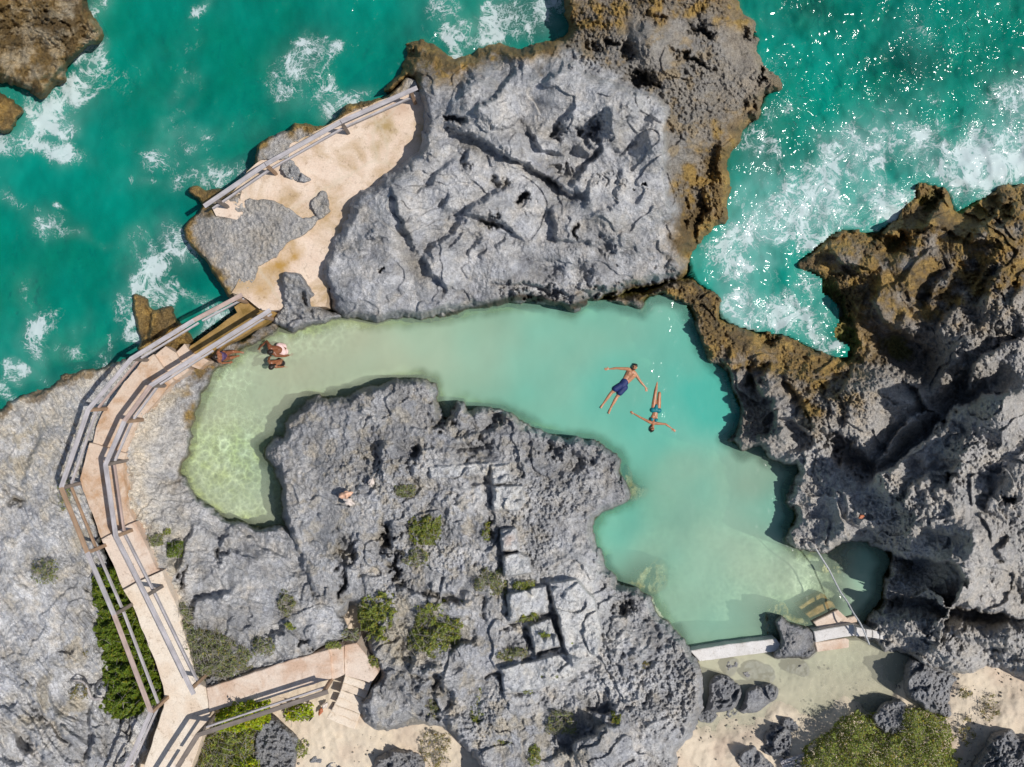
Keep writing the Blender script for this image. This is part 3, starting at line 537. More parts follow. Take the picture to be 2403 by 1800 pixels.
ROCK_D2 = (D_((1800,480),(1660,570),(1480,690),(1380,780),(1300,930),(1245,1080),(1230,1270),(1165,1390),(1190,1430),(1230,1530),(1290,1590)) + H_((1410,10),(1460,90),(1580,80),(1640,110),(1750,120),(1900,140),(2100,400),(2180,640),(2240,780),(2209,830),(2120,880),(1950,960),(1700,1050),(1560,1100),(1340,1120),(1260,1060),(1100,780),(980,420),(800,60))
 + D_((730,1300),(830,1100),(960,900),(1180,750),(1500,560),(1760,425)))
FD2 = [SH(.5,24,(1200,560),(1160,400),(1200,200),(1280,60)), SH(.6,30,(1260,700),(1250,620),(1350,550),(1500,530)), SH(.5,22,(1400,330),(1430,200),(1500,130)), SH(.5,26,(2080,560),(2060,450),(2140,330)), SH(.6,30,(1770,870),(1790,800),(1860,740)), SH(.4,22,(1960,400),(1950,340),(2000,310)), SH(.35,20,(1300,60),(1500,240),(1700,300)), SH(.35,18,(1500,60),(1600,180),(1900,330)),
 pit(lambda p:H_(p)[0],2170,260,50,90,0,.9), pit(lambda p:H_(p)[0],2080,480,40,60,0,.6), pit(lambda p:H_(p)[0],2000,330,40,20,0,.4), pit(lambda p:H_(p)[0],1430,270,40,70,15,.5), pit(lambda p:H_(p)[0],1185,420,16,60,0,.5), bmp(lambda p:H_(p)[0],1500,640,170,130,0,.35), pit(lambda p:H_(p)[0],1970,860,30,30,0,.4), ('groove',D_((800,1425),(930,1430),(1080,1445)),4,.15), ('groove',D_((1000,1530),(1080,1470),(1180,1440)),4,.2)]
CTRL_D2 = [(640,790,.25),(560,860,.35),(490,900,.45),(450,960,.6),(420,1050,.75),(400,1150,.8),(330,1000,.95),(310,1100,1.05),(330,1200,1.1),(430,1250,1.1),(550,1270,1.0),(650,1290,1.1),(550,1350,1.3),(650,1400,1.5),(450,1450,1.3),(600,1500,1.5),(720,1450,1.7),(780,1400,1.8),(420,1380,1.25),(480,1600,1.2),(760,1260,1.5),(620,1210,.9)]
def col_d2(c, i):
    X, Y = i['X'], i['Y']
    c = mix3(c * 1.05, np.array([.68,.65,.60],np.float32), cblob(X, Y, [(D_((1000,1150))[0],90,130,0),(D_((950,1500))[0],90,80,0),(H_((1050,100))[0],80,60,30)]) * .8)
    edge = cline(X, Y, [[(392,920),(364,965),(338,1030),(316,1100),(320,1190),(345,1262),(384,1345),(410,1420)]], 24)
    c = mix3(c, np.array([.76,.69,.58],np.float32), np.clip(edge * (1.15 + i['nz2'] * 1.2), 0, 1))
    c = mix3(c, CREAM, np.clip(cblob(X, Y, [(H_((980,200))[0],50,60,30),(H_((1100,350))[0],30,40,0),(H_((1620,800))[0],14,10,0),(D_((1190,880))[0],36,20,-30)]) * (.6 + i['nz2'] * 2), 0, .8))
    i['brown'] = np.clip(cblob(X, Y, [(D_((1600,560))[0],150,32,-33),(D_((1330,740))[0],50,60,20),(D_((1230,1000))[0],16,80,0),(D_((1210,1330))[0],10,60,20)]) * (.75 + i['nz2']) * .85, 0, 1) 
    i['wet'] = i['brown'] * .6
    return c
formation("pale_rock_slope", ROCK_D2, CTRL_D2, 14, "pale grey rock slope between the curved walkway and the shallow end of the pool", feats=FD2, lump=.13, med=.03, grit=.022, terr=.05, strata=(15, 26, .08), colf=col_d2, zb=-1.4, seed=5)

ROCK_D1 = (D_((-1500,1300),(-400,1150),(0,990),(50,950),(190,890),(310,850),(400,780),(560,740),(700,690),(850,640),(930,590),(1060,560),(1240,600),(1000,760),(800,960),(640,1180),(560,1400)) + H_((640,160),(760,400),(900,760),(1040,1060),(1070,1260),(930,1657),(800,2400),(-1500,2400)))
FD1 = [SH(.8,40,(560,1657),(590,1450),(565,1260)), SH(.6,30,(620,1260),(640,1150),(700,1080)), SH(.5,34,(220,1560),(170,1430),(0,1290)), SH(.5,30,(480,1560),(380,1430),(200,1240),(60,1100)), SH(.4,24,(0,1580),(120,1657)), SH(.5,30,(300,1657),(230,1500),(130,1440)), ('groove',H_((60,1080),(200,1240),(330,1380),(480,1540)),6,.4), ('groove',H_((560,480),(700,640)),5,.3), pit(lambda p:D_(p)[0],100,1590,60,26,20,.5), ('groove',D_((20,1490),(90,1560),(160,1600)),6,.35), SD(.3,22,(130,1500),(220,1300),(270,1100)), ('groove',D_((200,900),(270,870),(300,850)),6,.5), ('groove',D_((400,800),(480,760),(510,740)),5,.4),
 pit(lambda p:H_(p)[0],180,1500,50,70,-30,.5), pit(lambda p:H_(p)[0],420,900,40,30,0,.3), SH(.4,20,(440,1130),(530,1100),(570,1160),(640,1220)), SH(.5,24,(770,1657),(840,1440),(870,1300)), SH(.5,20,(690,1600),(750,1400),(790,1330))]
CTRL_D1 = [(270,1400,.45),(290,1480,.4),(310,1560,.4),(330,1620,.4),(250,1350,.5),(60,960,.6),(150,930,.5),(250,880,.45),(330,850,.4),(400,830,.4),(100,1050,.85),(200,1000,.8),(50,1200,1.0),(150,1250,1.1),(0,1400,1.2),(150,1450,1.2),(230,1400,1.0),(100,1600,1.5),(0,1750,1.7),(200,1560,1.2),(230,1700,.9),(300,1700,.7),(280,1500,.8),(330,1650,.8),(-300,1300,1.0),(-300,2000,2.0),(250,1150,1.0),(270,1000,.9),(350,2200,1.5),(170,1720,1.5)]
def col_d1(c, i):
    X, Y = i['X'], i['Y']
    c = mix3(c * 1.32, np.array([.68,.64,.57],np.float32), np.clip(sst(1350, 950, Y) * .7 + i['nz2'] * .6, 0, .9))
    c = mix3(c, CREAM, np.clip(cblob(X, Y, [(H_((260,1150))[0],40,30,20),(H_((560,200))[0],22,50,-20),(H_((480,1290))[0],30,30,0),(H_((480,900))[0],30,40,0),(H_((200,1280))[0],40,30,0),(D_((150,1250))[0],40,60,0),(H_((1000,960))[0],12,30,-10)]) * (.5 + i['nz2'] * 2.5), 0, .8))
    i['brown'] = np.clip(sst(26, 4, i['dsea'] + i['nz2'] * 22) * .8, 0, 1); i['wet'] = i['brown'] * .5
    return c
formation("layered_rock_shore", ROCK_D1, CTRL_D1, 16, "broad light grey layered rock shore filling the lower left corner outside the walkway", feats=FD1, lump=.14, med=.03, grit=.020, terr=.05, strata=(52, 22, .13), colf=col_d1, zb=-3.0, seed=6)

def col_ochre(c, i):
    i['brown'] = np.zeros_like(i['X']); i['wet'] = i['brown'] + .5
    return mix3(np.broadcast_to(np.array([.66,.58,.30],np.float32), c.shape) + 0, np.array([.50,.33,.08],np.float32), np.clip(.3 + i['nz2'] * 2, 0, 1))
def col_brown(c, i):
    i['brown'] = np.ones_like(i['X']) ; i['wet'] = i['brown'] * .6
    return c
def col_stackE(c, i):
    X, Y = i['X'], i['Y']
    i['brown'] = np.clip(1.0 - .55 * cblob(X, Y, [(A_((250,260))[0],60,100,35),(A_((450,60))[0],30,50,0)]) - i['nz2'] * 1.0, .25, 1); i['wet'] = i['brown'] * .4
    return mix3(c, np.array([.50,.42,.28],np.float32), .8 + 0 * X)
formation("sea_stack_rock", A_((-500,-300),(560,-300),(600,0),(640,120),(685,235),(660,290),(570,340),(490,420),(450,460),(440,540),(380,590),(320,650),(250,650),(110,590),(30,560),(0,540),(-500,500)),
 [(0,0,1.3),(120,60,1.6),(200,40,1.2),(100,160,1.3),(200,120,.9),(130,200,.8),(-150,0,1.5)], 34, "golden brown rock standing in the sea in the top left corner, white surf below", feats=[('step',A_((60,300),(200,180),(330,60)),30,.4),('step',A_((420,400),(560,330),(640,260)),30,-.5),('groove',A_((500,120),(540,250),(600,300)),8,.3),('groove',A_((330,560),(380,500),(440,480)),8,.3)], lump=.3, med=.16, grit=.05, colf=col_stackE, zb=-4.5, seed=7)
formation("sea_stack_rock", A_((-300,570),(0,590),(70,640),(150,700),(165,740),(110,820),(60,880),(0,870),(-300,800)), [(0,270,.7),(40,250,.6)], 18, "small brown rock at the left edge below the bigger sea rock, washed by foam", lump=.15, med=.1, grit=.04, colf=col_brown, zb=-4.5, seed=8)
formation("sea_stack_rock", D_((850,252),(900,248),(950,280),(975,325),(1010,342),(1110,322),(1160,420),(1185,450),(1240,530),(1250,560),(1140,640),(1040,620),(900,620),(905,560),(890,500),(900,450),(870,370)), [(320,710,.5),(350,740,.6),(400,740,.5),(390,790,.6),(440,800,.4),(340,790,.5)], 12, "small T shaped brown rock poking out of the sea beside the wooden bridge rail", lump=.12, med=.1, grit=.045, colf=col_brown, zb=-3.2, seed=9, ragged=6,
 feats=[('step',D_((950,530),(965,420),(990,350)),14,.25),('bump',D_((990,505)),11,8,20,.25,2.5)])

def col_ledge(c, i):
    X, Y = i['X'], i['Y']
    i['brown'] = np.clip(sst(34, 8, i['dsea'] + i['nz'] * 30), 0, 1); i['wet'] = i['brown'] * .5
    return mix3(c, WARMG, .5 + 0 * X)
formation("terrace_side_rock", D_((1560,250),(1500,275),(1440,190),(1380,110),(1310,10)) + A_((1300,1640),(1210,1520),(1200,1470),(1250,1400),(1310,1340),(1290,1290),(1230,1240),(1270,1210),(1330,1230),(1420,1235),(1500,1240),(1560,1180),(1590,1215),(1545,1320),(1600,1285),(1700,1290),(1800,1300),(1900,1360),(1960,1395),(2030,1385),(2005,1320),(2040,1270),(2080,1225),(2120,1260),(2140,1370),(2050,1470),(1900,1560),(1800,1657)) + D_((1780,0),(1680,80),(1640,190)),
 [(460,460,.5),(450,530,.6),(520,500,1.0),(560,470,1.12),(600,520,1.35),(560,600,1.35),(650,490,1.3),(740,500,1.25),(750,460,1.2),(540,660,1.1),(560,690,.9),(620,590,1.3),(700,480,1.15),(500,600,1.0)], 9, "rough grey brown rock ledge at the outer corner of the sandy terrace", lump=.12, med=.02, terr=.02, grit=.032, colf=col_ledge, zb=-3, seed=10, ragged=6, feats=[('plate',A_((1400,1320),(1480,1300),(1530,1370),(1480,1420),(1400,1400)),5,-.12)])
formation("terrace_side_rock", A_((1600,1110),(1650,1060),(1680,960),(1750,890),(1880,840),(1910,800),(1990,810),(2070,830),(2209,745)) + B_((60,680),(250,640),(330,600),(420,500),(490,560),(300,650),(60,770)) + A_((2209,790),(2050,880),(1990,930),(1900,950),(1880,1030),(1830,1040),(1700,1050)),
 [(630,350,1.15),(660,330,1.15),(690,310,1.1),(740,305,1.0),(800,270,.95),(900,230,1.0),(940,200,1.1)], 9, "grey and brown rock rim running under the terrace railing above the sea", lump=.1, med=.03, terr=.02, grit=.032, colf=col_ledge, zb=-3, seed=11, ragged=6)
formation("terrace_rock_patch", A_((1820,1080),(1850,1060),(1890,1050),(1920,1090),(1950,1130),(2010,1160),(1990,1172),(1930,1160),(1880,1150),(1840,1120)), [(690,400,1.22),(710,418,1.15)], 6, "small grey rock patch set into the sandy terrace floor", lump=.05, med=.05, grit=.03, zb=.7, seed=12, ragged=4)
formation("walkway_boulder", D_((1830,120),(1890,112),(1960,130),(2010,200),(2050,260),(2080,350),(2209,385),(2150,410),(2060,440),(1960,470),(1900,490),(1830,470),(1770,440),(1760,400),(1790,370),(1815,330),(1820,250)), [(690,670,1.5),(700,700,1.6),(720,740,1.3),(680,750,1.1),(760,745,.8),(660,760,.7)], 16, "knobbly grey boulder squeezed between the sandy path and the near end of the pool", cat="boulder", lump=.22, med=.12, grit=.04, zb=-1.4, seed=13, ragged=6, feats=[pit(lambda p:D_(p)[0],1960,300,24,50,-20,.5),pit(lambda p:D_(p)[0],2060,290,50,70,0,.5)])

# loose boulders: (crop fn, outline, top height, base height, label)
BOULD = [
 (J_, ((610,700),(650,665),(700,720),(800,750),(860,790),(870,860),(875,910),(830,950),(760,965),(690,950),(600,940),(620,880),(640,820),(610,760)), 1.25, -1.2, "round dark grey boulder interrupting the white pool wall"),
 (J_, ((180,1180),(200,1090),(250,1062),(320,1090),(370,1130),(380,1180),(350,1260),(260,1290),(200,1290),(165,1270)), .75, -.5, "pointed grey boulder in shallow water left of its darker neighbour under the white wall"),
 (J_, ((400,1250),(430,1140),(500,1120),(570,1125),(620,1160),(590,1220),(540,1250),(470,1290),(400,1310),(370,1290)), .55, -.4, "dark layered boulder lying in shallow water right of the pointed grey one"),
 (J_, ((650,1350),(690,1345),(745,1370),(748,1410),(720,1430),(680,1410),(655,1380)), .42, -.2, "smallest dark stone on the sand, above the rounded boulder"),
 (J_, ((530,1480),(560,1430),(620,1395),(670,1410),(700,1450),(708,1530),(690,1590),(620,1570),(540,1560),(530,1520)), .75, -.3, "rounded grey boulder on the beach beside the driftwood planks"),
 (J_, ((355,1590),(400,1550),(460,1510),(500,1550),(560,1610),(600,1670),(540,1780),(440,1760),(380,1657)), .7, -.3, "grey slab boulder cut by the bottom edge of the photo left of the driftwood"),
 (J_, ((1440,1110),(1440,1030),(1490,955),(1600,985),(1740,1040),(1800,1080),(1760,1140),(1750,1200),(1760,1260),(1740,1340),(1650,1320),(1560,1290),(1540,1250),(1460,1200)), 1.35, -.5, "large dark boulder leaning against the foot of the cliff at the right beach"),
 (J_, ((1270,1290),(1300,1250),(1380,1225),(1445,1250),(1440,1330),(1430,1420),(1340,1440),(1270,1400),(1240,1330)), 1.0, -.2, "black grey boulder standing at the top of the dense green beach bush"),
 (J_, ((680,1020),(730,985),(790,972),(822,1010),(815,1060),(780,1068),(730,1045)), .05, -.45, "half sunk brown stone in the shallow water below the round wall boulder"),
 (J_, ((400,990),(480,960),(560,1010),(590,1070),(560,1110),(450,1090),(400,1050)), -.06, -.6, "flat submerged grey stone close under the white wall"),
 (J_, ((290,1000),(330,960),(360,985),(330,1050),(300,1060)), .12, -.5, "narrow upright brown stone in the water by the left end of the white wall"),
 (J_, ((105,1310),(150,1290),(200,1290),(220,1330),(180,1365),(120,1350)), .15, -.2, "low dark stone at the water's edge against the ruin rock"),
 (J_, ((290,1300),(340,1290),(365,1310),(330,1335),(290,1325)), .05, -.2, "flat dark stone at the waterline between the two shallow boulders"),
 (J_, ((985,360),(1000,310),(1040,300),(1065,340),(1050,385),(1010,390)), .04, -.6, "mossy round stone breaking the surface near the rope"),
 (J_, ((1070,300),(1090,250),(1150,240),(1160,280),(1130,310),(1085,335)), -.1, -.7, "green submerged block under the cliff behind the mossy round stone"),
 (J_, ((900,370),(960,300),(1010,290),(990,330),(930,395)), -.35, -.8, "pale submerged slab left of the mossy stone"),
 (J_, ((540,780),(545,690),(560,640),(620,600),(680,640),(680,720),(600,790),(570,810)), -.02, -1.1, "yellow green submerged shelf hugging the round wall boulder"),
 (J_, ((660,660),(720,680),(820,700),(820,740),(760,740),(680,700)), .03, -1.0, "algae covered underwater lip on the upper side of the round wall boulder"),
 (I_, ((1820,470),(1900,430),(1930,380),(2030,310),(2090,330),(2110,430),(2100,490),(2030,530),(1950,505)), -.03, -1.6, "orange fringed submerged rock jutting from the ruin rock into the green pool"),
 (E_, ((1840,1370),(1870,1400),(1880,1480),(1975,1510),(1970,1560),(1900,1580),(1860,1560)), -.03, -1.6, "pale yellow underwater ledge at the eastern tip of the ruin rock"),
 (E_, ((620,950),(660,960),(700,1000),(695,1050),(660,1060),(640,1010)), .02, -1.0, "yellow green weedy stone filling the notch in the ruin rock bank"),
 (I_, ((215,1657),(240,1600),(300,1570),(360,1550),(430,1555),(500,1570),(540,1600),(540,1657),(500,1800),(250,1800)), .95, .0, "lone grey boulder on the sand at the bottom edge beside the stairs"),
 (H_, ((1650,1390),(1700,1340),(1760,1330),(1850,1400),(1910,1450),(1920,1540),(1900,1640),(1850,1760),(1660,1760),(1620,1640),(1640,1500)), 1.4, 0, "grey craggy rock below the lower railing between two green shrubs"),
 (H_, ((2030,1600),(2060,1580),(2080,1600),(2050,1657),(2020,1700),(2000,1657)), .45, 0, "slender leaning grey stone on the sand near the bottom edge"),
 (H_, ((2120,1657),(2160,1630),(2200,1650),(2220,1720),(2120,1720)), .5, 0, "little grey stone at the bottom edge right of the slender one"),
 (H_, ((590,1300),(640,1270),(740,1290),(830,1330),(860,1400),(820,1540),(760,1720),(560,1720),(560,1500)), 1.35, 0, "smooth pale grey slab at the foot of the dark green hedge"),
 (H_, ((625,1180),(650,1110),(700,1100),(740,1130),(750,1180),(700,1230),(650,1220)), 1.15, .2, "violet grey stone tucked against the left edge of the hedge"),
 (H_, ((1490,1100),(1500,1040),(1540,1020),(1560,1060),(1555,1100),(1510,1115)), 1.75, 1.0, "bluish white stone edging the lower walkway under the shrub"),
 (H_, ((1345,1120),(1370,1080),(1450,1070),(1470,1105),(1400,1130)), 1.65, 1.0, "low grey stone edging the lower walkway next to the path corner"),
 (J_, ((1880,1640),(1950,1520),(2000,1440),(2130,1410),(2209,1450),(2500,1500),(2500,1900),(1850,1900)), 1.8, 0, "shaded dark rock in the bottom right corner of the beach"),
 (D_, ((880,1100),(900,1060),(930,1100),(900,1120)), .1, 0, ""),
]
def col_boulder(c, i): 
    i['brown'] = np.zeros_like(i['X']); i['wet'] = i['brown']
    return mix3(c, GREYD * .92, .8 + 0 * i['X'])
def col_pale(c, i):
    i['brown'] = np.zeros_like(i['X']); i['wet'] = i['brown']; return c * 1.15
for k, (fr, ol, zt, zb, lab) in enumerate(BOULD):
    if not lab: continue
    o = fr(*ol); cx = sum(p[0] for p in o) / len(o); cy = sum(p[1] for p in o) / len(o)
    size = (max(p[0] for p in o) - min(p[0] for p in o))
    pale = any(w in lab for w in ('pale grey slab', 'bluish white', 'violet', 'pale submerged'))
    h = zt - zb
    ctrl = [(cx, cy, zt)] + [(cx + (p[0] - cx) * .75, cy + (p[1] - cy) * .75, zb + h * (.72 if p[0] < cx else .55) * (1 if zt > 0 else 1.25)) for p in o[::2]]
    formation("submerged_stone" if zt < .1 else "boulder", o, ctrl, max(4.5, size * .15), lab, cat="boulder" if zt > .1 else "stone", lump=min(.2, h * .16), med=min(.11, h * .10), grit=.034, zb=zb, ragged=min(5, size * .08), colf=col_ochre if ('ledge' in lab or 'fringed' in lab or 'shelf' in lab or 'lip' in lab or 'weedy' in lab or 'mossy' in lab or 'green sub' in lab) else (col_pale if pale else col_boulder), st=1.5, seed=20 + k)

# ------------------------------------------------------------------ sand, sea bed, pool floor
def sheet(name, fn_z, mask_fn, colf, kind="structure", st=3.0, mat=None, bounds=(-650, 3050, -550, 2350)):
    gx = axis(bounds[0], bounds[1], st, -30, 2433, 20); gy = axis(bounds[2], bounds[3], st, -30, 1830, 20)
    X, Y = np.meshgrid(gx, gy); Z = fn_z(X, Y); m = mask_fn(X, Y)
    V = ray_xyz(X, Y, Z); v, f, c = compact(V.reshape(-1, 3), grid_faces(m), colf(X, Y, Z).reshape(-1, 3))
    return tag(new_obj(name, v, f, mat or M_SAND, None, True, None, c), kind=kind)
SAND_PTS = [(1660,1560,-.30),(1850,1540,-.48),(2000,1530,-.38),(2080,1560,-.25),(1750,1600,-.30),(1900,1640,-.14),(2050,1640,-.10),(1700,1680,-.02),(1850,1700,.10),(1620,1780,.3),(1900,1790,.45),(2000,1720,.35),(2150,1640,.25),(2300,1620,.5),(2390,1700,.7),(2250,1780,.6),(2600,1800,1.0),(1750,1790,.35),(1650,1640,-.2),
 (850,1700,.3),(1000,1740,.35),(800,1600,.35),(700,1750,.4),(950,1500,.2),(300,1600,.2),(600,1300,-.1),(200,1700,0),(350,1200,0),(600,480,.2),(1200,400,.1),(2200,1100,.2),(800,2200,1.0),(2000,2200,1.2)]
_sf = base_floor(SAND_PTS)
def z_sand(X, Y): return _sf(X, Y) + .05 * fbm(X, Y, 120, 4, 8) + .030 * fbm(X, Y, 17, 3, 9)
def c_sand(X, Y, Z):
    n = fbm(X, Y, 90, 4, 18)
    c = mix3(np.broadcast_to(np.array([.67,.575,.45],np.float32), X.shape + (3,)), np.array([.61,.49,.38],np.float32), np.clip(n + .2, 0, 1))
    c = mix3(c, np.array([.60,.56,.42],np.float32), sst(.12, -.12, Z) * .7)
    c = c * (1 - .18 * sst(.10, .0, Z) * sst(-.10, -.02, Z))[..., None]
    return c
def m_sand(X, Y):
    low = (Y > 1500 + 0 * X) & (X > 1560); mid = (Y > 1400) & (X > 150) & (X <= 1560)
    return (SEAF(X, Y) < -60) & (POOLF(X, Y) < 2) & (low | mid | (Y > 1720))
sheet("sand", z_sand, m_sand, c_sand)
def c_seabed(X, Y, Z):
    n = fbm(X, Y, 200, 5, 28); n2 = fbm(X, Y, 60, 4, 29, .6)
    c = mix3(np.broadcast_to(np.array([.62,.60,.50],np.float32), X.shape + (3,)), np.array([.30,.30,.22],np.float32), np.clip(n * 1.2, 0, .8))
    reef = cblob(X, Y, [(C_((900,80))[0],130,60,10),(C_((700,250))[0],160,60,10),(C_((1500,420))[0],150,70,10),(C_((1600,80))[0],80,60,-20),(C_((300,120))[0],90,60,0),(B_((1250,120))[0],110,70,0),(A_((700,850))[0],80,30,-50),(C_((1650,1000))[0],110,40,15),(A_((400,1150))[0],40,40,0)])
    c = mix3(c, np.array([.15,.12,.065],np.float32), np.clip(reef * (.9 + n2 * 1.4), 0, .95))
    dk = sst(-70, 10, -SEAF(X, Y) + n2 * 60); return mix3(c, np.array([.13,.11,.06],np.float32), dk * .75)
sheet("seabed", lambda X, Y: SEAFLOOR(X, Y) + .35 * fbm(X, Y, 160, 4, 21) + .10 * fbm(X, Y, 40, 4, 22, .6), lambda X, Y: SEAF(X, Y) > -70, c_seabed, st=6)
def c_pool(X, Y, Z):
    n = fbm(X, Y, 110, 4, 38); n2 = fbm(X, Y, 30, 4, 39, .6)
    c = mix3(np.broadcast_to(np.array([.68,.61,.46],np.float32), X.shape + (3,)), np.array([.52,.48,.35],np.float32), np.clip(n + .1, 0, 1) * .6)
    gr = cblob(X, Y, [(D_((1480,1330))[0],110,120,0),(H_((1650,60))[0],70,40,0)]); c = mix3(c, np.array([.40,.37,.17],np.float32), np.clip(gr * (.75 + n2 * .6), 0, 1))
    st = cblob(X, Y, [(J_((1200,450))[0],70,90,0),(J_((1000,450))[0],60,80,0),(J_((700,640))[0],70,40,20)]); c = mix3(c, np.array([.36,.35,.18],np.float32), st * .7)
    e = sst(26, 4, POOLF(X, Y) + n2 * 12); c = mix3(c, np.array([.38,.34,.09],np.float32), e * .8)
    return c
sheet("pool_floor", lambda X, Y: POOLFLOOR(X, Y) + .05 * fbm(X, Y, 60, 4, 24) + .02 * fbm(X, Y, 14, 3, 25), lambda X, Y: POOLF(X, Y) > -60, c_pool, st=3, bounds=(380, 2120, 680, 1560))

# ------------------------------------------------------------------ water
def mat_water(name, sig, dens, turb_col, turb, foam_scale=1.0, caustic=0.0, rough=0.05, bstr=0.5, turb_from_depth=None, sparkle=1.0, wet_scale=1.0, foam=True, turb2=None):
    m = bpy.data.materials.new(name); m.use_nodes = True; nt = m.node_tree; nt.nodes.clear(); L = nt.links
    out = N(nt, 'ShaderNodeOutputMaterial'); pos = geo_pos(nt)
    # ripples
    a = noise_n(nt, pos, 1.7 * wet_scale, 1.5, 0.5, 0.3); b = noise_n(nt, pos, 5.5 * wet_scale, 1.0, 0.5, 0.2)
    rough_at = N(nt, 'ShaderNodeAttribute', attribute_name="chop").outputs['Fac']
    b1 = N(nt, 'ShaderNodeBump'); b1.inputs['Distance'].default_value = 0.45; L.new(a.outputs[0], b1.inputs['Height']); L.new(mth(nt, 'MULTIPLY', rough_at, bstr), b1.inputs['Strength'])
    b2 = N(nt, 'ShaderNodeBump'); b2.inputs['Distance'].default_value = 0.14; L.new(b.outputs[0], b2.inputs['Height']); L.new(mth(nt, 'MULTIPLY', rough_at, bstr), b2.inputs['Strength']); L.new(b1.outputs[0], b2.inputs['Normal'])
    fr = N(nt, 'ShaderNodeFresnel'); fr.inputs['IOR'].default_value = 1.33; L.new(b2.outputs[0], fr.inputs['Normal'])
    gl = N(nt, 'ShaderNodeBsdfGlossy'); gl.inputs['Roughness'].default_value = rough; L.new(b2.outputs[0], gl.inputs['Normal'])
    tr = N(nt, 'ShaderNodeBsdfTransparent')
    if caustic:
        # caustic net painted into the transparent colour, in place of light focused by ripples
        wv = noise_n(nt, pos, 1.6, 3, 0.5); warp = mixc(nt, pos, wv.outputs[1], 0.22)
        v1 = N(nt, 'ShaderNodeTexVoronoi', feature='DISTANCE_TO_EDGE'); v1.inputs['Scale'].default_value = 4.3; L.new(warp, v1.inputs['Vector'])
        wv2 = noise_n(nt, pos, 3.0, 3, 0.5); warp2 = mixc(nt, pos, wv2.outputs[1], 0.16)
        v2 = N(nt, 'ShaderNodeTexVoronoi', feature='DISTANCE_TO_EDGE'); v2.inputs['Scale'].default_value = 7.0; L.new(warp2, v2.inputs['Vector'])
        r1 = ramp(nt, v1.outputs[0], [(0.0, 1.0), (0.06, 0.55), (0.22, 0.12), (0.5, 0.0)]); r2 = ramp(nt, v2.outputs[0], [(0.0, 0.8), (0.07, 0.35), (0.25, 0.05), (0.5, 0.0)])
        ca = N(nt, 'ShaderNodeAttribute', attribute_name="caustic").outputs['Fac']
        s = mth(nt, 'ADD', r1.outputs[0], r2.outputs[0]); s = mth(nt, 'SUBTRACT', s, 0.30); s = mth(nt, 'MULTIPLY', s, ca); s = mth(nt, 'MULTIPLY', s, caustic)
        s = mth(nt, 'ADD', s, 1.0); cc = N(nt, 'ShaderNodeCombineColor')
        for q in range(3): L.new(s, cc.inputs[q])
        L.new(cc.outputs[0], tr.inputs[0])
    df = N(nt, 'ShaderNodeBsdfDiffuse')
    tn = noise_n(nt, pos, .35, 5, .6, .8); L.new(mixc(nt, turb_col, tuple(c * .78 for c in turb_col), ramp(nt, tn.outputs[0], [(0.35, 0), (0.65, 1)]).outputs[0]), df.inputs['Color'])
    if turb2:
        tt = N(nt, 'ShaderNodeAttribute', attribute_name="tint").outputs['Fac']; L.new(mixc(nt, turb_col, turb2, tt), df.inputs['Color'])
    ta = N(nt, 'ShaderNodeAttribute', attribute_name="turb").outputs['Fac']
    m1 = N(nt, 'ShaderNodeMixShader'); L.new(mth(nt, 'MULTIPLY', ta, turb, True), m1.inputs[0]); L.new(tr.outputs[0], m1.inputs[1]); L.new(df.outputs[0], m1.inputs[2])
    m2 = N(nt, 'ShaderNodeMixShader'); L.new(fr.outputs[0], m2.inputs[0]); L.new(m1.outputs[0], m2.inputs[1]); L.new(gl.outputs[0], m2.inputs[2])
    last = m2
    if foam:
        fa = N(nt, 'ShaderNodeAttribute', attribute_name="foam").outputs['Fac']
        w1 = noise_n(nt, pos, 0.8 * foam_scale, 6, 0.62, 0.8); wp = mixc(nt, pos, w1.outputs[1], 0.62)
        w2 = noise_n(nt, wp, 3.2 * foam_scale, 5, 0.6, 0.6); wp2 = mixc(nt, wp, w2.outputs[1], 0.20)
        fine = noise_n(nt, pos, 13 * foam_scale, 6, .75); med_ = noise_n(nt, wp, 1.3 * foam_scale, 7, .72, 1.0); big = noise_n(nt, pos, .55 * foam_scale, 4, .6, .5)
        f15 = mth(nt, 'POWER', fa, 1.4)
        pat = mth(nt, 'ADD', mth(nt, 'MULTIPLY', mth(nt, 'SUBTRACT', med_.outputs[0], .5), 1.0), mth(nt, 'MULTIPLY', mth(nt, 'SUBTRACT', fine.outputs[0], .5), .35))
        pat = mth(nt, 'ADD', pat, mth(nt, 'MULTIPLY', mth(nt, 'SUBTRACT', big.outputs[0], .5), .5))
        k = None; s = None
        for sc, a_, b_, c_, soft, amp in ((1.5, .19, .40, .078, .06, .72), (3.6, .22, .46, .084, .06, .68), (8.5, .30, .58, .125, .10, .55)):
            v = N(nt, 'ShaderNodeTexVoronoi', feature='DISTANCE_TO_EDGE'); v.inputs['Scale'].default_value = sc * foam_scale; L.new(wp2 if sc < 8 else wp, v.inputs['Vector'])
            th = mth(nt, 'SUBTRACT', mth(nt, 'ADD', mth(nt, 'MULTIPLY', f15, a_), mth(nt, 'MULTIPLY', pat, b_)), c_)
            ki = mth(nt, 'MULTIPLY', mth(nt, 'DIVIDE', mth(nt, 'SUBTRACT', th, v.outputs[0]), soft, True), amp, True)
            k = ki if k is None else mth(nt, 'MAXIMUM', k, ki)
        s = k
        fill = mth(nt, 'MULTIPLY', mth(nt, 'SUBTRACT', mth(nt, 'ADD', fa, mth(nt, 'MULTIPLY', pat, 1.5)), 1.14), 1.8, True)
        k = mth(nt, 'MAXIMUM', k, mth(nt, 'MULTIPLY', fill, .42))
        k = mth(nt, 'MULTIPLY', k, mth(nt, 'MULTIPLY', mth(nt, 'SUBTRACT', fa, .06), 6.0, True))
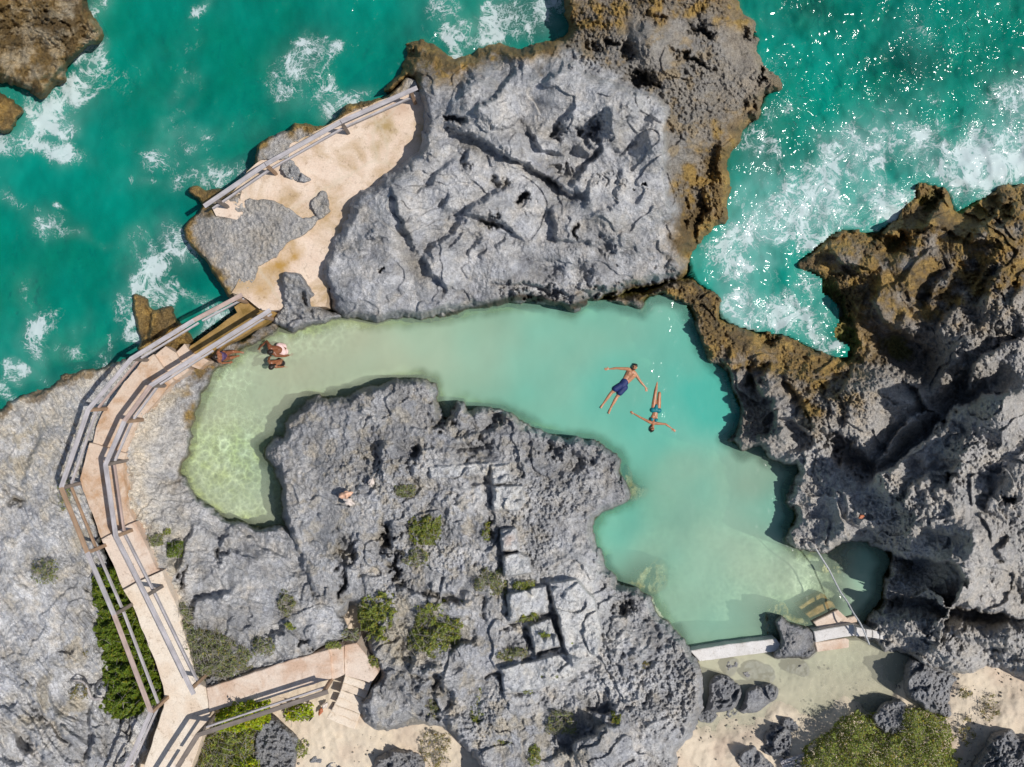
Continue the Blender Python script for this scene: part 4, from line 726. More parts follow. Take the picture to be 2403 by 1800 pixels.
        haze = mth(nt, 'MULTIPLY', mth(nt, 'POWER', fa, 2.6), .16, True)
        k = mth(nt, 'MAXIMUM', k, haze)
        fd = N(nt, 'ShaderNodeBsdfDiffuse'); L.new(mixc(nt, (.50, .66, .64), (.70, .76, .78), mth(nt, 'MULTIPLY', k, 1.2, True)), fd.inputs[0])
        fb = N(nt, 'ShaderNodeBump'); fb.inputs['Distance'].default_value = .05; fb.inputs['Strength'].default_value = .7; L.new(s, fb.inputs['Height']); L.new(fb.outputs[0], fd.inputs['Normal'])
        m3 = N(nt, 'ShaderNodeMixShader'); L.new(k, m3.inputs[0]); L.new(m2.outputs[0], m3.inputs[1]); L.new(fd.outputs[0], m3.inputs[2]); last = m3
    L.new(last.outputs[0], out.inputs['Surface'])
    va = N(nt, 'ShaderNodeVolumeAbsorption'); mx = max(sig); va.inputs['Density'].default_value = dens * mx; va.inputs['Color'].default_value = tuple(1 - s_ / mx for s_ in sig) + (1,)
    L.new(va.outputs[0], out.inputs['Volume'])
    return m
def water_body(name, mask_fn, zfn, depth, st, mat, attrs_fn, bounds):
    gx = axis(bounds[0], bounds[1], st, -30, 2433, 24); gy = axis(bounds[2], bounds[3], st, -30, 1830, 24)
    X, Y = np.meshgrid(gx, gy); m = mask_fn(X, Y); Z = zfn(X, Y)
    ft = grid_faces(m); V = ray_xyz(X, Y, Z).reshape(-1, 3); at = attrs_fn(X, Y)
    n = len(V); V2 = V.copy(); V2[:, 2] = depth
    # close the body: bottom and the sides round the edge
    e = np.concatenate([ft[:, [0, 1]], ft[:, [1, 2]], ft[:, [2, 3]], ft[:, [3, 0]]])
    key = e[:, 0].astype(np.int64) * n + e[:, 1]; rev = e[:, 1].astype(np.int64) * n + e[:, 0]
    be = e[~np.isin(key, rev)]
    sides = np.stack([be[:, 1], be[:, 0], be[:, 0] + n, be[:, 1] + n], 1)
    allf = np.concatenate([ft, ft[:, ::-1] + n, sides]); VV = np.concatenate([V, V2])
    arrs = [np.concatenate([a.ravel()] * 2) for a in at.values()]
    r = compact(VV, allf, *arrs)
    return tag(new_obj(name, r[0], r[1], mat, None, True, dict(zip(at.keys(), r[2:]))), kind="structure")

M_SEA = mat_water("sea_water", (.62, .095, .150), 1.0, (.0005, .262, .198), 1.0, foam_scale=1.25, rough=.11, bstr=.42, turb2=(.14, .37, .33))
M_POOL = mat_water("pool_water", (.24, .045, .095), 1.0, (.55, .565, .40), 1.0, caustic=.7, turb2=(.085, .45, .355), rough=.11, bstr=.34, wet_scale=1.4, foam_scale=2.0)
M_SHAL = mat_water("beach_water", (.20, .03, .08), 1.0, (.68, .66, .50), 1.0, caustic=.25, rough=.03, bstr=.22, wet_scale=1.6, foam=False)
FOAM = [ # (point, rx, ry, angle, strength)
 (A_((260,740))[0],62,30,35,1.0),(A_((380,640))[0],70,34,-40,.85),(A_((60,600))[0],40,16,30,.9),(A_((330,980))[0],70,28,20,.62),(A_((420,960))[0],20,16,0,.7),(A_((590,360))[0],26,14,-35,.9),(A_((560,480))[0],60,24,-60,.5),(A_((40,930))[0],34,16,0,.7),(A_((650,80))[0],26,40,0,.4),(A_((150,850))[0],40,30,0,.55),
 (A_((1300,860))[0],75,30,-8,.60),(A_((1330,890))[0],35,14,0,.75),(A_((1100,760))[0],70,22,-35,.45),(A_((1050,1020))[0],40,50,20,.42),(A_((1480,1090))[0],60,30,0,.50),(A_((1150,1180))[0],80,26,0,.48),(A_((1000,1180))[0],40,20,0,.45),(A_((1190,580))[0],60,22,-25,.42),(A_((1280,40))[0],26,12,-30,.55),
 (A_((1980,470))[0],60,60,10,.56),(A_((2120,640))[0],40,60,0,.78),(A_((2180,560))[0],26,30,0,.7),(A_((1850,620))[0],40,26,0,.42),(A_((1880,380))[0],60,20,-45,.5),(A_((2150,370))[0],30,14,-60,.6),(B_((30,640))[0],40,30,0,.72),
 (A_((100,1320))[0],40,20,30,.52),(A_((250,1420))[0],60,34,30,.42),(A_((380,1330))[0],14,8,0,.6),(A_((560,1540))[0],60,20,10,.42),(A_((900,1560))[0],60,26,0,.42),(A_((1180,1590))[0],36,34,40,.85),(A_((1100,1480))[0],30,40,0,.42),(A_((950,1640))[0],40,20,0,.45),
 (D_((950,170))[0],60,70,-10,.70),(D_((1060,260))[0],36,26,0,.8),(D_((1250,260))[0],70,26,40,.55),(D_((760,260))[0],40,60,0,.45),(D_((570,460))[0],36,50,0,.50),(D_((220,580))[0],34,90,-12,.68),(D_((180,770))[0],60,20,20,.75),(D_((60,600))[0],30,50,-20,.42),(D_((700,580))[0],30,50,20,.58),(D_((860,520))[0],18,50,10,.60),(D_((900,590))[0],30,14,0,.9),(D_((850,160))[0],50,30,-20,.5),(D_((30,870))[0],26,34,0,.7),(D_((1360,430))[0],60,14,-35,.75),(D_((1150,100))[0],60,50,0,.5),(D_((420,640))[0],60,30,0,.40),(D_((1300,60))[0],60,40,0,.4),
 (B_((900,200))[0],60,80,10,.60),(B_((1100,80))[0],110,60,0,.58),(B_((1350,100))[0],40,60,10,.66),(B_((1400,200))[0],40,20,-20,.72),(B_((720,320))[0],16,26,-30,.8),(B_((700,60))[0],40,60,0,.42),(B_((900,110))[0],24,60,0,.6),
 (C_((640,700))[0],60,26,-12,.55),(C_((620,820))[0],60,20,-10,.40),(C_((500,950))[0],60,50,0,.52),(C_((800,1100))[0],60,60,0,.40),(C_((1060,960))[0],55,60,-30,.78),(C_((1120,1060))[0],36,30,0,.9),(C_((960,1300))[0],60,70,25,.86),(C_((900,1450))[0],50,36,-20,.92),(C_((1120,1370))[0],50,50,0,.74),(C_((1280,1100))[0],24,90,8,.80),(C_((1420,1050))[0],36,90,0,.72),(C_((1300,1360))[0],70,46,0,.80),(C_((1400,1200))[0],40,36,0,.8),(C_((1240,1440))[0],80,16,5,.95),
 (C_((620,1230))[0],80,40,-25,.72),(C_((500,1320))[0],60,60,20,.74),(C_((680,1400))[0],40,50,0,.85),(C_((420,1500))[0],90,40,-30,.75),(C_((600,1560))[0],70,50,0,.66),(C_((400,1250))[0],40,90,0,.45),(C_((1600,1100))[0],130,26,5,.74),(C_((1800,1180))[0],70,30,25,.80),(C_((1820,1300))[0],34,26,0,.95),(C_((2100,1060))[0],70,50,-20,.88),(C_((2100,800))[0],50,90,20,.62),(C_((1950,950))[0],60,50,0,.60),(C_((1700,850))[0],120,40,-15,.48),(C_((2130,700))[0],50,50,0,.5),(C_((1350,700))[0],160,30,-10,.36),(C_((1500,920))[0],50,30,0,.6),(C_((1980,1200))[0],60,30,-30,.9),(C_((2209,1000))[0],50,60,0,.7),(C_((560,150))[0],30,30,0,.3),(C_((2350,900))[0],120,120,0,.6),
 (G_((300,60))[0],90,60,10,.80),(G_((420,200))[0],70,60,20,.74),(G_((600,330))[0],80,60,30,.90),(G_((740,420))[0],80,40,30,.86),(G_((880,560))[0],50,30,40,.95),(G_((600,180))[0],40,60,0,.62),(G_((350,320))[0],30,34,0,.8),(G_((720,150))[0],60,80,-30,.5),(G_((1000,610))[0],26,10,10,1.0),(G_((900,330))[0],30,50,-35,.60),(G_((150,30))[0],50,40,30,.8)]
def f_sea(X, Y):
    f = np.zeros(X.shape, np.float32)
    wx = X + 30 * perlin(X / 70, Y / 70, 81); wy = Y + 30 * perlin(X / 70, Y / 70, 82)
    for (p, rx, ry, a, s) in FOAM:
        a = R(a); dx = wx - p[0]; dy = wy - p[1]; u = (dx * math.cos(a) + dy * math.sin(a)) / rx; v = (-dx * math.sin(a) + dy * math.cos(a)) / ry
        f = np.maximum(f, s * np.exp(-(u * u + v * v) * .55))
    f = f * np.where(X < 1500, 1.28, .93)
    f = np.where(f > .7, .7 + (f - .7) * .55, f)
    n = fbm(X, Y, 150, 4, 83); f = f * (1 + n * .35) + .15 + .26 * n
    right = sst(1550, 1900, X)
    f = f + right * .10
    turb = .60 + .25 * fbm(X, Y, 260, 4, 84) + .22 * sst(1500, 1800, X) * sst(300, 560, Y) - .25 * cblob(X, Y, [(B_((1200,120))[0],110,60,0),(C_((850,90))[0],110,60,10),(C_((1500,420))[0],120,50,10)])
    turb = turb + .35 * cblob(X, Y, [(C_((750,1330))[0],120,90,0),(G_((500,200))[0],120,110,30),(C_((1300,1300))[0],120,60,0)])
    chop = .6 + .5 * sst(1500, 1850, X) * sst(700, 300, Y) + .2 * sst(1500, 1850, X)
    chop = chop * np.clip(1 + 1.1 * fbm(X, Y, 130, 3, 88), .35, 1.6)
    surf = cblob(X, Y, [(C_((560,1330))[0],120,110,-20),(G_((480,250))[0],130,130,40),(C_((1150,1250))[0],150,100,0),(C_((1300,950))[0],140,60,0),(C_((2000,1050))[0],160,80,-10),(A_((300,760))[0],80,40,-20),(C_((2150,800))[0],80,100,0)])
    turb = turb + surf * .2; f = f + .04 * surf
    return dict(foam=np.clip(f * .98, 0, 1), turb=np.clip(turb, 0, .95), chop=chop, caustic=0 * X, tint=np.clip(surf * (.8 + n), 0, 1))
def z_sea(X, Y): return .05 * fbm(X, Y, 170, 3, 85) + .05 * fbm(X, Y, 55, 4, 86) * (1 + sst(1500, 1900, X))
water_body("sea_water", lambda X, Y: SEAF(X, Y) > -12, z_sea, -9.0, 5, M_SEA, f_sea, (-640, 3040, -540, 2340))
PFOAM = [(E_((2080,350))[0],40,60,-20,.50),(E_((1900,480))[0],30,40,0,.34),(E_((2020,620))[0],30,14,0,.40),(E_((2170,400))[0],20,50,0,.45),(E_((1740,660))[0],20,20,0,.36),(E_((2160,1020))[0],26,40,-15,.40),(E_((1900,860))[0],20,26,0,.34),(E_((1970,850))[0],8,22,0,.45),(G_((0,440))[0],14,30,0,.40),(G_((0,1100))[0],20,26,0,.38),(E_((1750,720))[0],30,10,0,.40),(E_((2160,1140))[0],18,14,0,.5),(E_((2050,1150))[0],20,16,0,.35),(E_((1810,980))[0],10,10,0,.35),(D_((1760,640))[0],10,24,0,.45),(D_((1760,660))[0],30,20,0,.3),(D_((1820,560))[0],14,10,0,.4),(J_((690,215))[0],20,16,30,.5)]
def f_pool(X, Y):
    f = np.zeros(X.shape, np.float32)
    for (p, rx, ry, a, s) in PFOAM:
        a = R(a); dx = X - p[0]; dy = Y - p[1]; u = (dx * math.cos(a) + dy * math.sin(a)) / rx; v = (-dx * math.sin(a) + dy * math.cos(a)) / ry
        f = np.maximum(f, s * np.exp(-(u * u + v * v)))
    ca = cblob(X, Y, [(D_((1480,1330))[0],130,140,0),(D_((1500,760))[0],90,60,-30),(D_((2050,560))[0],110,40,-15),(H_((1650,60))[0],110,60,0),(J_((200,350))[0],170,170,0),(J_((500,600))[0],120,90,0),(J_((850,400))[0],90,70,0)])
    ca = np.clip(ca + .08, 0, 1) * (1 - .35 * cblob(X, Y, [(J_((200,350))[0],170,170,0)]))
    tint = TINTF(X, Y) + .10 * fbm(X, Y, 200, 3, 93)
    turb = .46 + .46 * tint + .08 * fbm(X, Y, 180, 3, 91) + .16 * cblob(X, Y, [((1050,800),300,110,0)]) - .22 * cblob(X, Y, [(D_((1480,1330))[0],110,110,0),(J_((1100,400))[0],90,110,0)])
    edge = sst(2, 30, POOLM(X, Y) + 8 * fbm(X, Y, 40, 3, 94))
    clear = cblob(X, Y, [(I_((1960,440))[0],75,48,-15),(E_((1900,1500))[0],34,40,0),(J_((610,700))[0],50,50,0),(J_((760,700))[0],50,30,20),(J_((1020,340))[0],50,40,0),((1920,1430),70,50,-30),((1462,920),1,1,0)])
    turb = turb + .5 * cblob(X, Y, [(J_((1180,420))[0],60,100,0)])
    turb = turb * (.5 + .5 * edge) * (1 - .4 * clear) * (1 - .6 * cblob(X, Y, [((1915,1425),60,40,-30)]))
    chop = .22 + .32 * cblob(X, Y, [(E_((2080,350))[0],80,80,0),(E_((2020,800))[0],60,90,0),(D_((1800,640))[0],40,40,0)])
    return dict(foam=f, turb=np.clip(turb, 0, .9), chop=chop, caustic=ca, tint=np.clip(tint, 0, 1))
TINTF = FieldFn(shepard([(480,1000,.12),(560,1200,.15),(620,880,.12),(600,800,.08),(800,780,.10),(900,850,.26),(1000,780,.38),(1150,780,.52),(1300,800,.66),(1280,920,.72),(1450,740,.72),(1450,900,.85),(1600,850,.9),(1660,950,1.),(1560,1000,.9),(1480,1060,.85),(1600,1120,.6),(1750,1120,.5),(1840,1200,.7),(1450,1230,.8),(1550,1300,.6),(1650,1350,.5),(1750,1300,.4),(1850,1350,.35),(1650,1480,.55),(1950,1350,.3),(2040,1330,.5)]))
POOLM = Field(POOL)
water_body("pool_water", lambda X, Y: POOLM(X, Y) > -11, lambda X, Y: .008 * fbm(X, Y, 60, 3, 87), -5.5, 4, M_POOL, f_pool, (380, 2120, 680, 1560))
BPOOL = J_((110,930),(60,1100),(60,1400),(400,1480),(760,1390),(1150,1330),(1500,1290),(1620,1150),(1620,1000),(1300,860),(1150,800),(860,840),(620,880))
BPF = Field(BPOOL)
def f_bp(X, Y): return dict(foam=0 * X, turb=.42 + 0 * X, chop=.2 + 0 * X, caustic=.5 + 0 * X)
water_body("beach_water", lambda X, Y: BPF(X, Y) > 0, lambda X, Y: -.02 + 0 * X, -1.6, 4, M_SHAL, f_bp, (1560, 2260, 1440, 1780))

# ------------------------------------------------------------------ concrete, timber
import bmesh
def mat_concrete(name, c1, c2, stain, sfac=0.6, sscale=1.1, crack=None, spots=()):
    m, nt, b = mat_new(name); pos = geo_pos(nt)
    n1 = noise_n(nt, pos, sscale, 7, .62, .5); n2 = noise_n(nt, pos, 22, 6, .7); n3 = noise_n(nt, pos, 2.6, 6, .65)
    c = mixc(nt, c1, c2, ramp(nt, n3.outputs[0], [(.32, 0), (.68, 1)]).outputs[0])
    c = mixc(nt, c, stain, mth(nt, 'MULTIPLY', ramp(nt, n1.outputs[0], [(.46, 0), (.64, 1)]).outputs[0], sfac))
    c = mixc(nt, c, ramp(nt, n2.outputs[0], [(.3, .82), (.55, 1), (.75, 1.08)]).outputs[0], 1, 'MULTIPLY')
    for (sp, sr, sc_) in spots:     # rust and algae stains where they lie on the slab
        dn = N(nt, 'ShaderNodeVectorMath', operation='DISTANCE'); nt.links.new(pos, dn.inputs[0]); dn.inputs[1].default_value = sp
        q = mth(nt, 'ADD', mth(nt, 'SUBTRACT', 1.0, mth(nt, 'DIVIDE', dn.outputs['Value'], sr)), mth(nt, 'MULTIPLY', mth(nt, 'SUBTRACT', n3.outputs[0], .5), 2.6))
        c = mixc(nt, c, sc_, mth(nt, 'MULTIPLY', q, .9, True))
    n8 = noise_n(nt, pos, 6.0, 8, .75, .3); c = mixc(nt, c, ramp(nt, n8.outputs[0], [(.34, (.62, .58, .54)), (.44, (1, 1, 1)), (.62, (1, 1, 1)), (.70, (1.10, 1.09, 1.07))]).outputs[0], .85, 'MULTIPLY')
    if crack:
        v = N(nt, 'ShaderNodeTexVoronoi', feature='DISTANCE_TO_EDGE'); v.inputs['Scale'].default_value = crack
        w = noise_n(nt, pos, 1.5, 5, .6); nt.links.new(mixc(nt, pos, w.outputs[1], .35), v.inputs['Vector'])
        c = mixc(nt, c, (.58, .50, .38), ramp(nt, v.outputs[0], [(0, .45), (.008, .3), (.02, 0)]).outputs[0])
    nt.links.new(c, b.inputs['Base Color']); b.inputs['Roughness'].default_value = .9; b.inputs['Specular IOR Level'].default_value = .2
    bump(nt, b, n2.outputs[0], .5, .012); return m
MC_OR = mat_concrete("stained_concrete", (.62, .47, .36), (.68, .56, .45), (.44, .24, .11), .75, 1.3)
MC_CR = mat_concrete("cream_concrete", (.80, .71, .60), (.74, .64, .52), (.62, .45, .31), .45, .9)
MC_PK = mat_concrete("pinkish_concrete", (.73, .62, .52), (.68, .55, .45), (.50, .31, .20), .65, 1.0)
MC_AL = mat_concrete("algae_concrete", (.42, .27, .11), (.30, .19, .06), (.16, .10, .02), .75, 2.0)
MC_WH = mat_concrete("whitewashed_concrete", (.72, .70, .68), (.66, .63, .60), (.50, .47, .42), .5, 2.0)
MC_TE = mat_concrete("terrace_screed", (.70, .54, .42), (.78, .65, .53), (.40, .27, .12), .75, .75, .42, spots=[(P(905, 300, 1.05)[:], .55, (.40, .29, .14)), (P(885, 345, 1.05)[:], .35, (.42, .31, .17)), (P(655, 625, 1.05)[:], .55, (.42, .25, .07)), (P(610, 680, 1.05)[:], .5, (.50, .33, .16)), (P(690, 600, 1.05)[:], .4, (.44, .27, .09)), (P(940, 250, 1.05)[:], .5, (.56, .40, .29))])
def mat_wood(name, c1, c2):
    m, nt, b = mat_new(name); tc = N(nt, 'ShaderNodeTexCoord'); mp = N(nt, 'ShaderNodeMapping'); mp.inputs['Scale'].default_value = (1.2, 26, 26)
    nt.links.new(tc.outputs['Object'], mp.inputs[0]); n1 = noise_n(nt, mp.outputs[0], 1.5, 6, .65); n2 = noise_n(nt, geo_pos(nt), 3.0, 4)
    c = mixc(nt, c1, c2, ramp(nt, n1.outputs[0], [(.35, 0), (.65, 1)]).outputs[0]); c = mixc(nt, c, ramp(nt, n2.outputs[0], [(.35, .82), (.65, 1.1)]).outputs[0], 1, 'MULTIPLY')
    n5 = noise_n(nt, geo_pos(nt), 11, 3, .7); c = mixc(nt, c, (.06, .05, .045), ramp(nt, n5.outputs[0], [(.70, 0), (.76, .8)]).outputs[0])
    nt.links.new(c, b.inputs['Base Color']); b.inputs['Roughness'].default_value = .85; bump(nt, b, n1.outputs[0], .4, .01); return m
W_GREY = mat_wood("silvered_wood", (.52, .49, .50), (.36, .33, .33)); W_BRN = mat_wood("brown_wood", (.42, .28, .18), (.29, .19, .12)); W_PNK = mat_wood("pinkish_wood", (.52, .40, .35), (.38, .28, .24)); W_DK = mat_wood("dark_wood", (.24, .20, .17), (.15, .125, .11))

def slab(name, px, z, thick, mat, parent=None, kind="structure", jit=1.2, bev=.014, zs=None, seed=1):
    """poured slab: outline in photo pixels at height z (zs: one height per corner)"""
    rr = random.Random(seed); pts = []
    n = len(px)
    for i in range(n):
        a = px[i]; c = px[(i + 1) % n]; za = zs[i] if zs else z; zc = zs[(i + 1) % n] if zs else z
        k = max(1, int(math.dist(a, c) / 14))
        for q in range(k):
            t = q / k; j = jit if q else jit * .3
            pts.append(P(a[0] + (c[0] - a[0]) * t + rr.uniform(-j, j), a[1] + (c[1] - a[1]) * t + rr.uniform(-j, j), za + (zc - za) * t))
    bm = bmesh.new(); vs = [bm.verts.new(p) for p in pts]; f = bm.faces.new(vs); f.normal_update()
    if f.normal.z < 0: bmesh.ops.reverse_faces(bm, faces=[f])
    r = bmesh.ops.extrude_face_region(bm, geom=[f])
    for v in [g for g in r['geom'] if isinstance(g, bmesh.types.BMVert)]: v.co.z += 0.0
    for v in vs: v.co.z -= thick
    top = [g for g in r['geom'] if isinstance(g, bmesh.types.BMFace)]
    bm.normal_update()
    if bev:
        es = [e for e in top[0].edges]; bmesh.ops.bevel(bm, geom=es, offset=bev, segments=2, affect='EDGES', clamp_overlap=True)
    bmesh.ops.recalc_face_normals(bm, faces=bm.faces)
    me = bpy.data.meshes.new(name); bm.to_mesh(me); bm.free(); me.materials.append(mat)
    o = bpy.data.objects.new(name, me); COL.objects.link(o); o.parent = parent
    if not parent and kind: o["kind"] = kind
    return o
def k35(*p): return K(350, 650, 5.5225, p)
def k16(*p): return K(100, 650, 5.5225, p)
def k19(*p): return K(100, 900, 5.5225, p)
def k11(*p): return K(100, 1150, 5.5225, p)
def k14(*p): return K(150, 1400, 5.5225, p)
def k45(*p): return K(450, 1480, 4.424, p)
def k18(*p): return K(1800, 1250, 5.5225, p)

slab("terrace", A_((1375,1345),(1480,1290),(1600,1112),(1690,1035),(2209,765)) + B_((20,752),(250,650),(470,590),(560,600),(620,900),(560,1010),(300,1250),(100,1450)) + A_((2209,1657)) + D_((2150,100),(2110,330),(1850,330),(1800,352),(1690,352),(1570,262),(1500,240),(1600,60)) + A_((1750,1600),(1700,1450),(1400,1400)), 1.05, 1.0, MC_TE, bev=0)
slab("path", k35((1225,245),(1560,425),(1660,470),(1540,580),(1250,740),(960,900),(760,1030),(600,1120),(430,1060),(530,893),(1137,463),(1098,388),(1180,330)), .72, .35, MC_AL, seed=2)
steps = empty("concrete_steps", P(430, 850, .9), label="two worn tan concrete steps climbing from the low bridge slab to the curved path", cat="steps")
def child_keep(o, par):
    o.parent = par; o.matrix_parent_inverse = par.matrix_basis.inverted() if False else __import__('mathutils').Matrix.Translation(-par.location)
    return o
child_keep(slab("step", k35((338,985),(455,868),(565,985),(770,1085),(645,1195),(395,1092)), .86, .6, MC_OR, kind=None, seed=3), steps)
child_keep(slab("step", k35((55,1030),(213,898),(345,985),(400,1094),(520,1200),(345,1340),(215,1205)), 1.0, .7, MC_OR, kind=None, seed=4), steps)
slab("path", k16((1370,1045),(1435,1000),(1595,1215),(1700,1350),(1640,1400)) + k19((1560,130),(1440,270),(1290,420),(1150,650),(1075,905),(860,832),(655,765),(700,560),(775,380),(838,300),(1010,60)) + k16((960,1500),(1270,1110)), 1.15, .8, MC_OR, seed=5)
slab("path", k19((606,768),(860,835),(1078,905),(1040,1010),(1045,1250),(1080,1450)) + k11((1080,200),(1190,410),(980,520),(760,640),(640,300),(520,0)) + k19((480,1240),(600,790)), 1.30, .9, MC_OR, seed=6)
slab("path", k11((762,642),(980,525),(1195,412),(1340,730),(1475,1020),(1540,1045),(1220,1190),(1042,1292),(905,950)), 1.45, 1.0, MC_PK, seed=7)
slab("path", k11((1044,1294),(1225,1195),(1545,1050),(1620,1250),(1700,1420),(1800,1657)) + k14((1500,330),(1600,620),(1720,1110),(1840,1180),(1900,1600)) + H_((1345,1370),(1240,1657),(1180,1800),(860,1800),(930,1657),(1060,1270),(1065,1215),(1055,1130),(1000,960),(900,720)) + k11((1235,1657),(1140,1450)), 1.6, 1.1, MC_CR, seed=8)
slab("path", k45((152,598),(400,520),(600,452),(900,345),(1200,262),(1418,200),(1440,330),(1452,500),(1400,518),(1000,640),(750,725),(330,800),(182,850)), 1.66, 1.0, MC_PK, seed=9)
slab("path", k45((1422,196),(1572,165),(1580,460),(1455,512)), 1.56, 1.0, MC_PK, seed=10)
slab("path", k45((1588,152),(1712,128),(1830,280),(1940,430),(1860,548),(1590,462),(1584,300)), 1.46, 1.2, MC_PK, seed=11)
stairs = empty("stairs", P(820, 1650, 1.0), label="short flight of pale concrete stairs descending from the walkway onto the sand", cat="stairs")
s0 = ((1590, 462), (1862, 552)); s1 = ((1395, 915), (1692, 1025)); NS = 6
def lerp(a, b, t): return (a[0] + (b[0] - a[0]) * t, a[1] + (b[1] - a[1]) * t)
for i in range(NS):
    t0, t1 = i / NS, (i + 1) / NS
    bow = lambda t: 26 * math.sin(math.pi * t)
    q = [lerp(s0[0], s1[0], t0), lerp(s0[1], s1[1], t0), lerp(s0[1], s1[1], t1), lerp(s0[0], s1[0], t1)]
    q = [(q[0][0] + bow(t0), q[0][1]), q[1], q[2], (q[3][0] + bow(t1), q[3][1])]
    child_keep(slab("step", k45(*q), 1.30 - i * .19, .45 + .12, MC_CR, kind=None, seed=20 + i), stairs)

wall = slab("pool_wall", J_((55,905),(300,862),(610,826),(645,870),(632,905),(350,940),(118,972)), .38, 1.9, MC_WH, kind=None, seed=30, jit=.6)
tag(wall, "long straight whitewashed concrete wall damming the pool, left of the round boulder", "wall")
wall2 = slab("pool_wall", k18((608,1282),(860,1232),(1125,1193),(1155,1230),(1150,1332),(900,1370),(632,1422)), .38, 1.9, MC_WH, kind=None, seed=31, jit=.6)
tag(wall2, "short stained white wall section between the round boulder and the cliff", "wall")
slab("ledge", k18((622,1424),(1010,1368),(1062,1388),(1062,1490),(850,1520),(652,1547)), .10, .9, MC_PK, seed=32, jit=.5)["kind"] = "structure"
ps = empty("pool_steps", P(1930, 1450, 0), label="concrete steps leading down into the pool beneath the rope, lower ones algae covered", cat="steps")
child_keep(slab("landing", k18((603,1158),(920,1000),(1038,1108),(1160,1075),(1170,1160),(1000,1185),(662,1238)), .12, 1.0, MC_PK, kind=None, seed=33, jit=.5), ps)
child_keep(slab("step", k18((498,1052),(640,960),(800,880),(850,900),(892,968),(580,1128)), -.10, .8, MC_AL, kind=None, seed=34, jit=.8), ps)
child_keep(slab("step", k18((412,962),(560,860),(700,785),(742,800),(795,872),(480,1032)), -.34, .6, MC_AL, kind=None, seed=35, jit=.8), ps)
bw = empty("masonry_wall", P(2060, 1490, .3), label="weathered stone block wall end running into the shaded foot of the cliff", cat="wall")
for i, q in enumerate([((1160,1225),(1275,1250),(1280,1345),(1160,1345)), ((1285,1252),(1360,1262),(1362,1360),(1287,1350)), ((1368,1264),(1455,1290),(1460,1378),(1370,1364)), ((1462,1294),(1530,1312),(1540,1390),(1466,1382)), ((1536,1318),(1580,1330),(1602,1392),(1546,1394))]):
    child_keep(slab("stone_block", k18(*q), .62 + .02 * (i % 2), 1.2, MC_PK if i == 4 else MC_WH, kind=None, seed=40 + i, jit=.7), bw)

def tube(name, pts, r, mat, parent=None, seg=8, rfn=None):
    vs, fs = [], []; n = len(pts)
    for i, p in enumerate(pts):
        d = (pts[min(i + 1, n - 1)] - pts[max(i - 1, 0)]).normalized()
        u = d.cross(Vector((0, 0, 1)) if abs(d.z) < .9 else Vector((1, 0, 0))).normalized(); w = d.cross(u)
        rr = r * (rfn(i / (n - 1)) if rfn else 1)
        for k in range(seg):
            a = 2 * math.pi * k / seg; vs.append(p + u * math.cos(a) * rr + w * math.sin(a) * rr)
    for i in range(n - 1):
        for k in range(seg): fs.append((i * seg + k, i * seg + (k + 1) % seg, (i + 1) * seg + (k + 1) % seg, (i + 1) * seg + k))
    me = bpy.data.meshes.new(name); me.from_pydata([tuple(v) for v in vs], [], fs + [tuple(range(seg))[::-1], tuple((n - 1) * seg + k for k in range(seg))])
    for p in me.polygons: p.use_smooth = True
    me.materials.append(mat); o = bpy.data.objects.new(name, me); COL.objects.link(o)
    if parent: child_keep(o, parent)
    return o
def smooth_line(pts, n=4):
    p = [np.array(q) for q in pts]; out = []
    for i in range(len(p) - 1):
        p0, p1, p2, p3 = p[max(i - 1, 0)], p[i], p[i + 1], p[min(i + 2, len(p) - 1)]
        for k in range(n):
            t = k / n; out.append(Vector(0.5 * ((2 * p1) + (-p0 + p2) * t + (2 * p0 - 5 * p1 + 4 * p2 - p3) * t * t + (-p0 + 3 * p1 - 3 * p2 + p3) * t ** 3)))
    out.append(Vector(p[-1])); return out
def mat_plain(name, c, rough=.6, spec=.4, nscale=8, amt=.25, sheen=0):
    m, nt, b = mat_new(name); n = noise_n(nt, geo_pos(nt), nscale, 5, .65)
    nt.links.new(mixc(nt, c, ramp(nt, n.outputs[0], [(.3, 1 - amt), (.7, 1 + amt)]).outputs[0], 1, 'MULTIPLY'), b.inputs['Base Color'])
    b.inputs['Roughness'].default_value = rough; b.inputs['Specular IOR Level'].default_value = spec; return m
M_ROPE = mat_plain("sun_bleached_rope", (.42, .43, .44), .8, .2, 30, .4)
rope = tube("rope", smooth_line([P(x, y, z) for (x, y), z in zip(J_((868,240),(905,300),(958,385),(985,440),(1030,525),(1075,590),(1110,655),(1150,715),(1180,775),(1215,862)), (.75, .62, .55, .55, .6, .68, .8, .9, .95, .8))]), .026, M_ROPE)
tag(rope, "thin grey rope slung across the pool corner above the submerged steps", "rope")

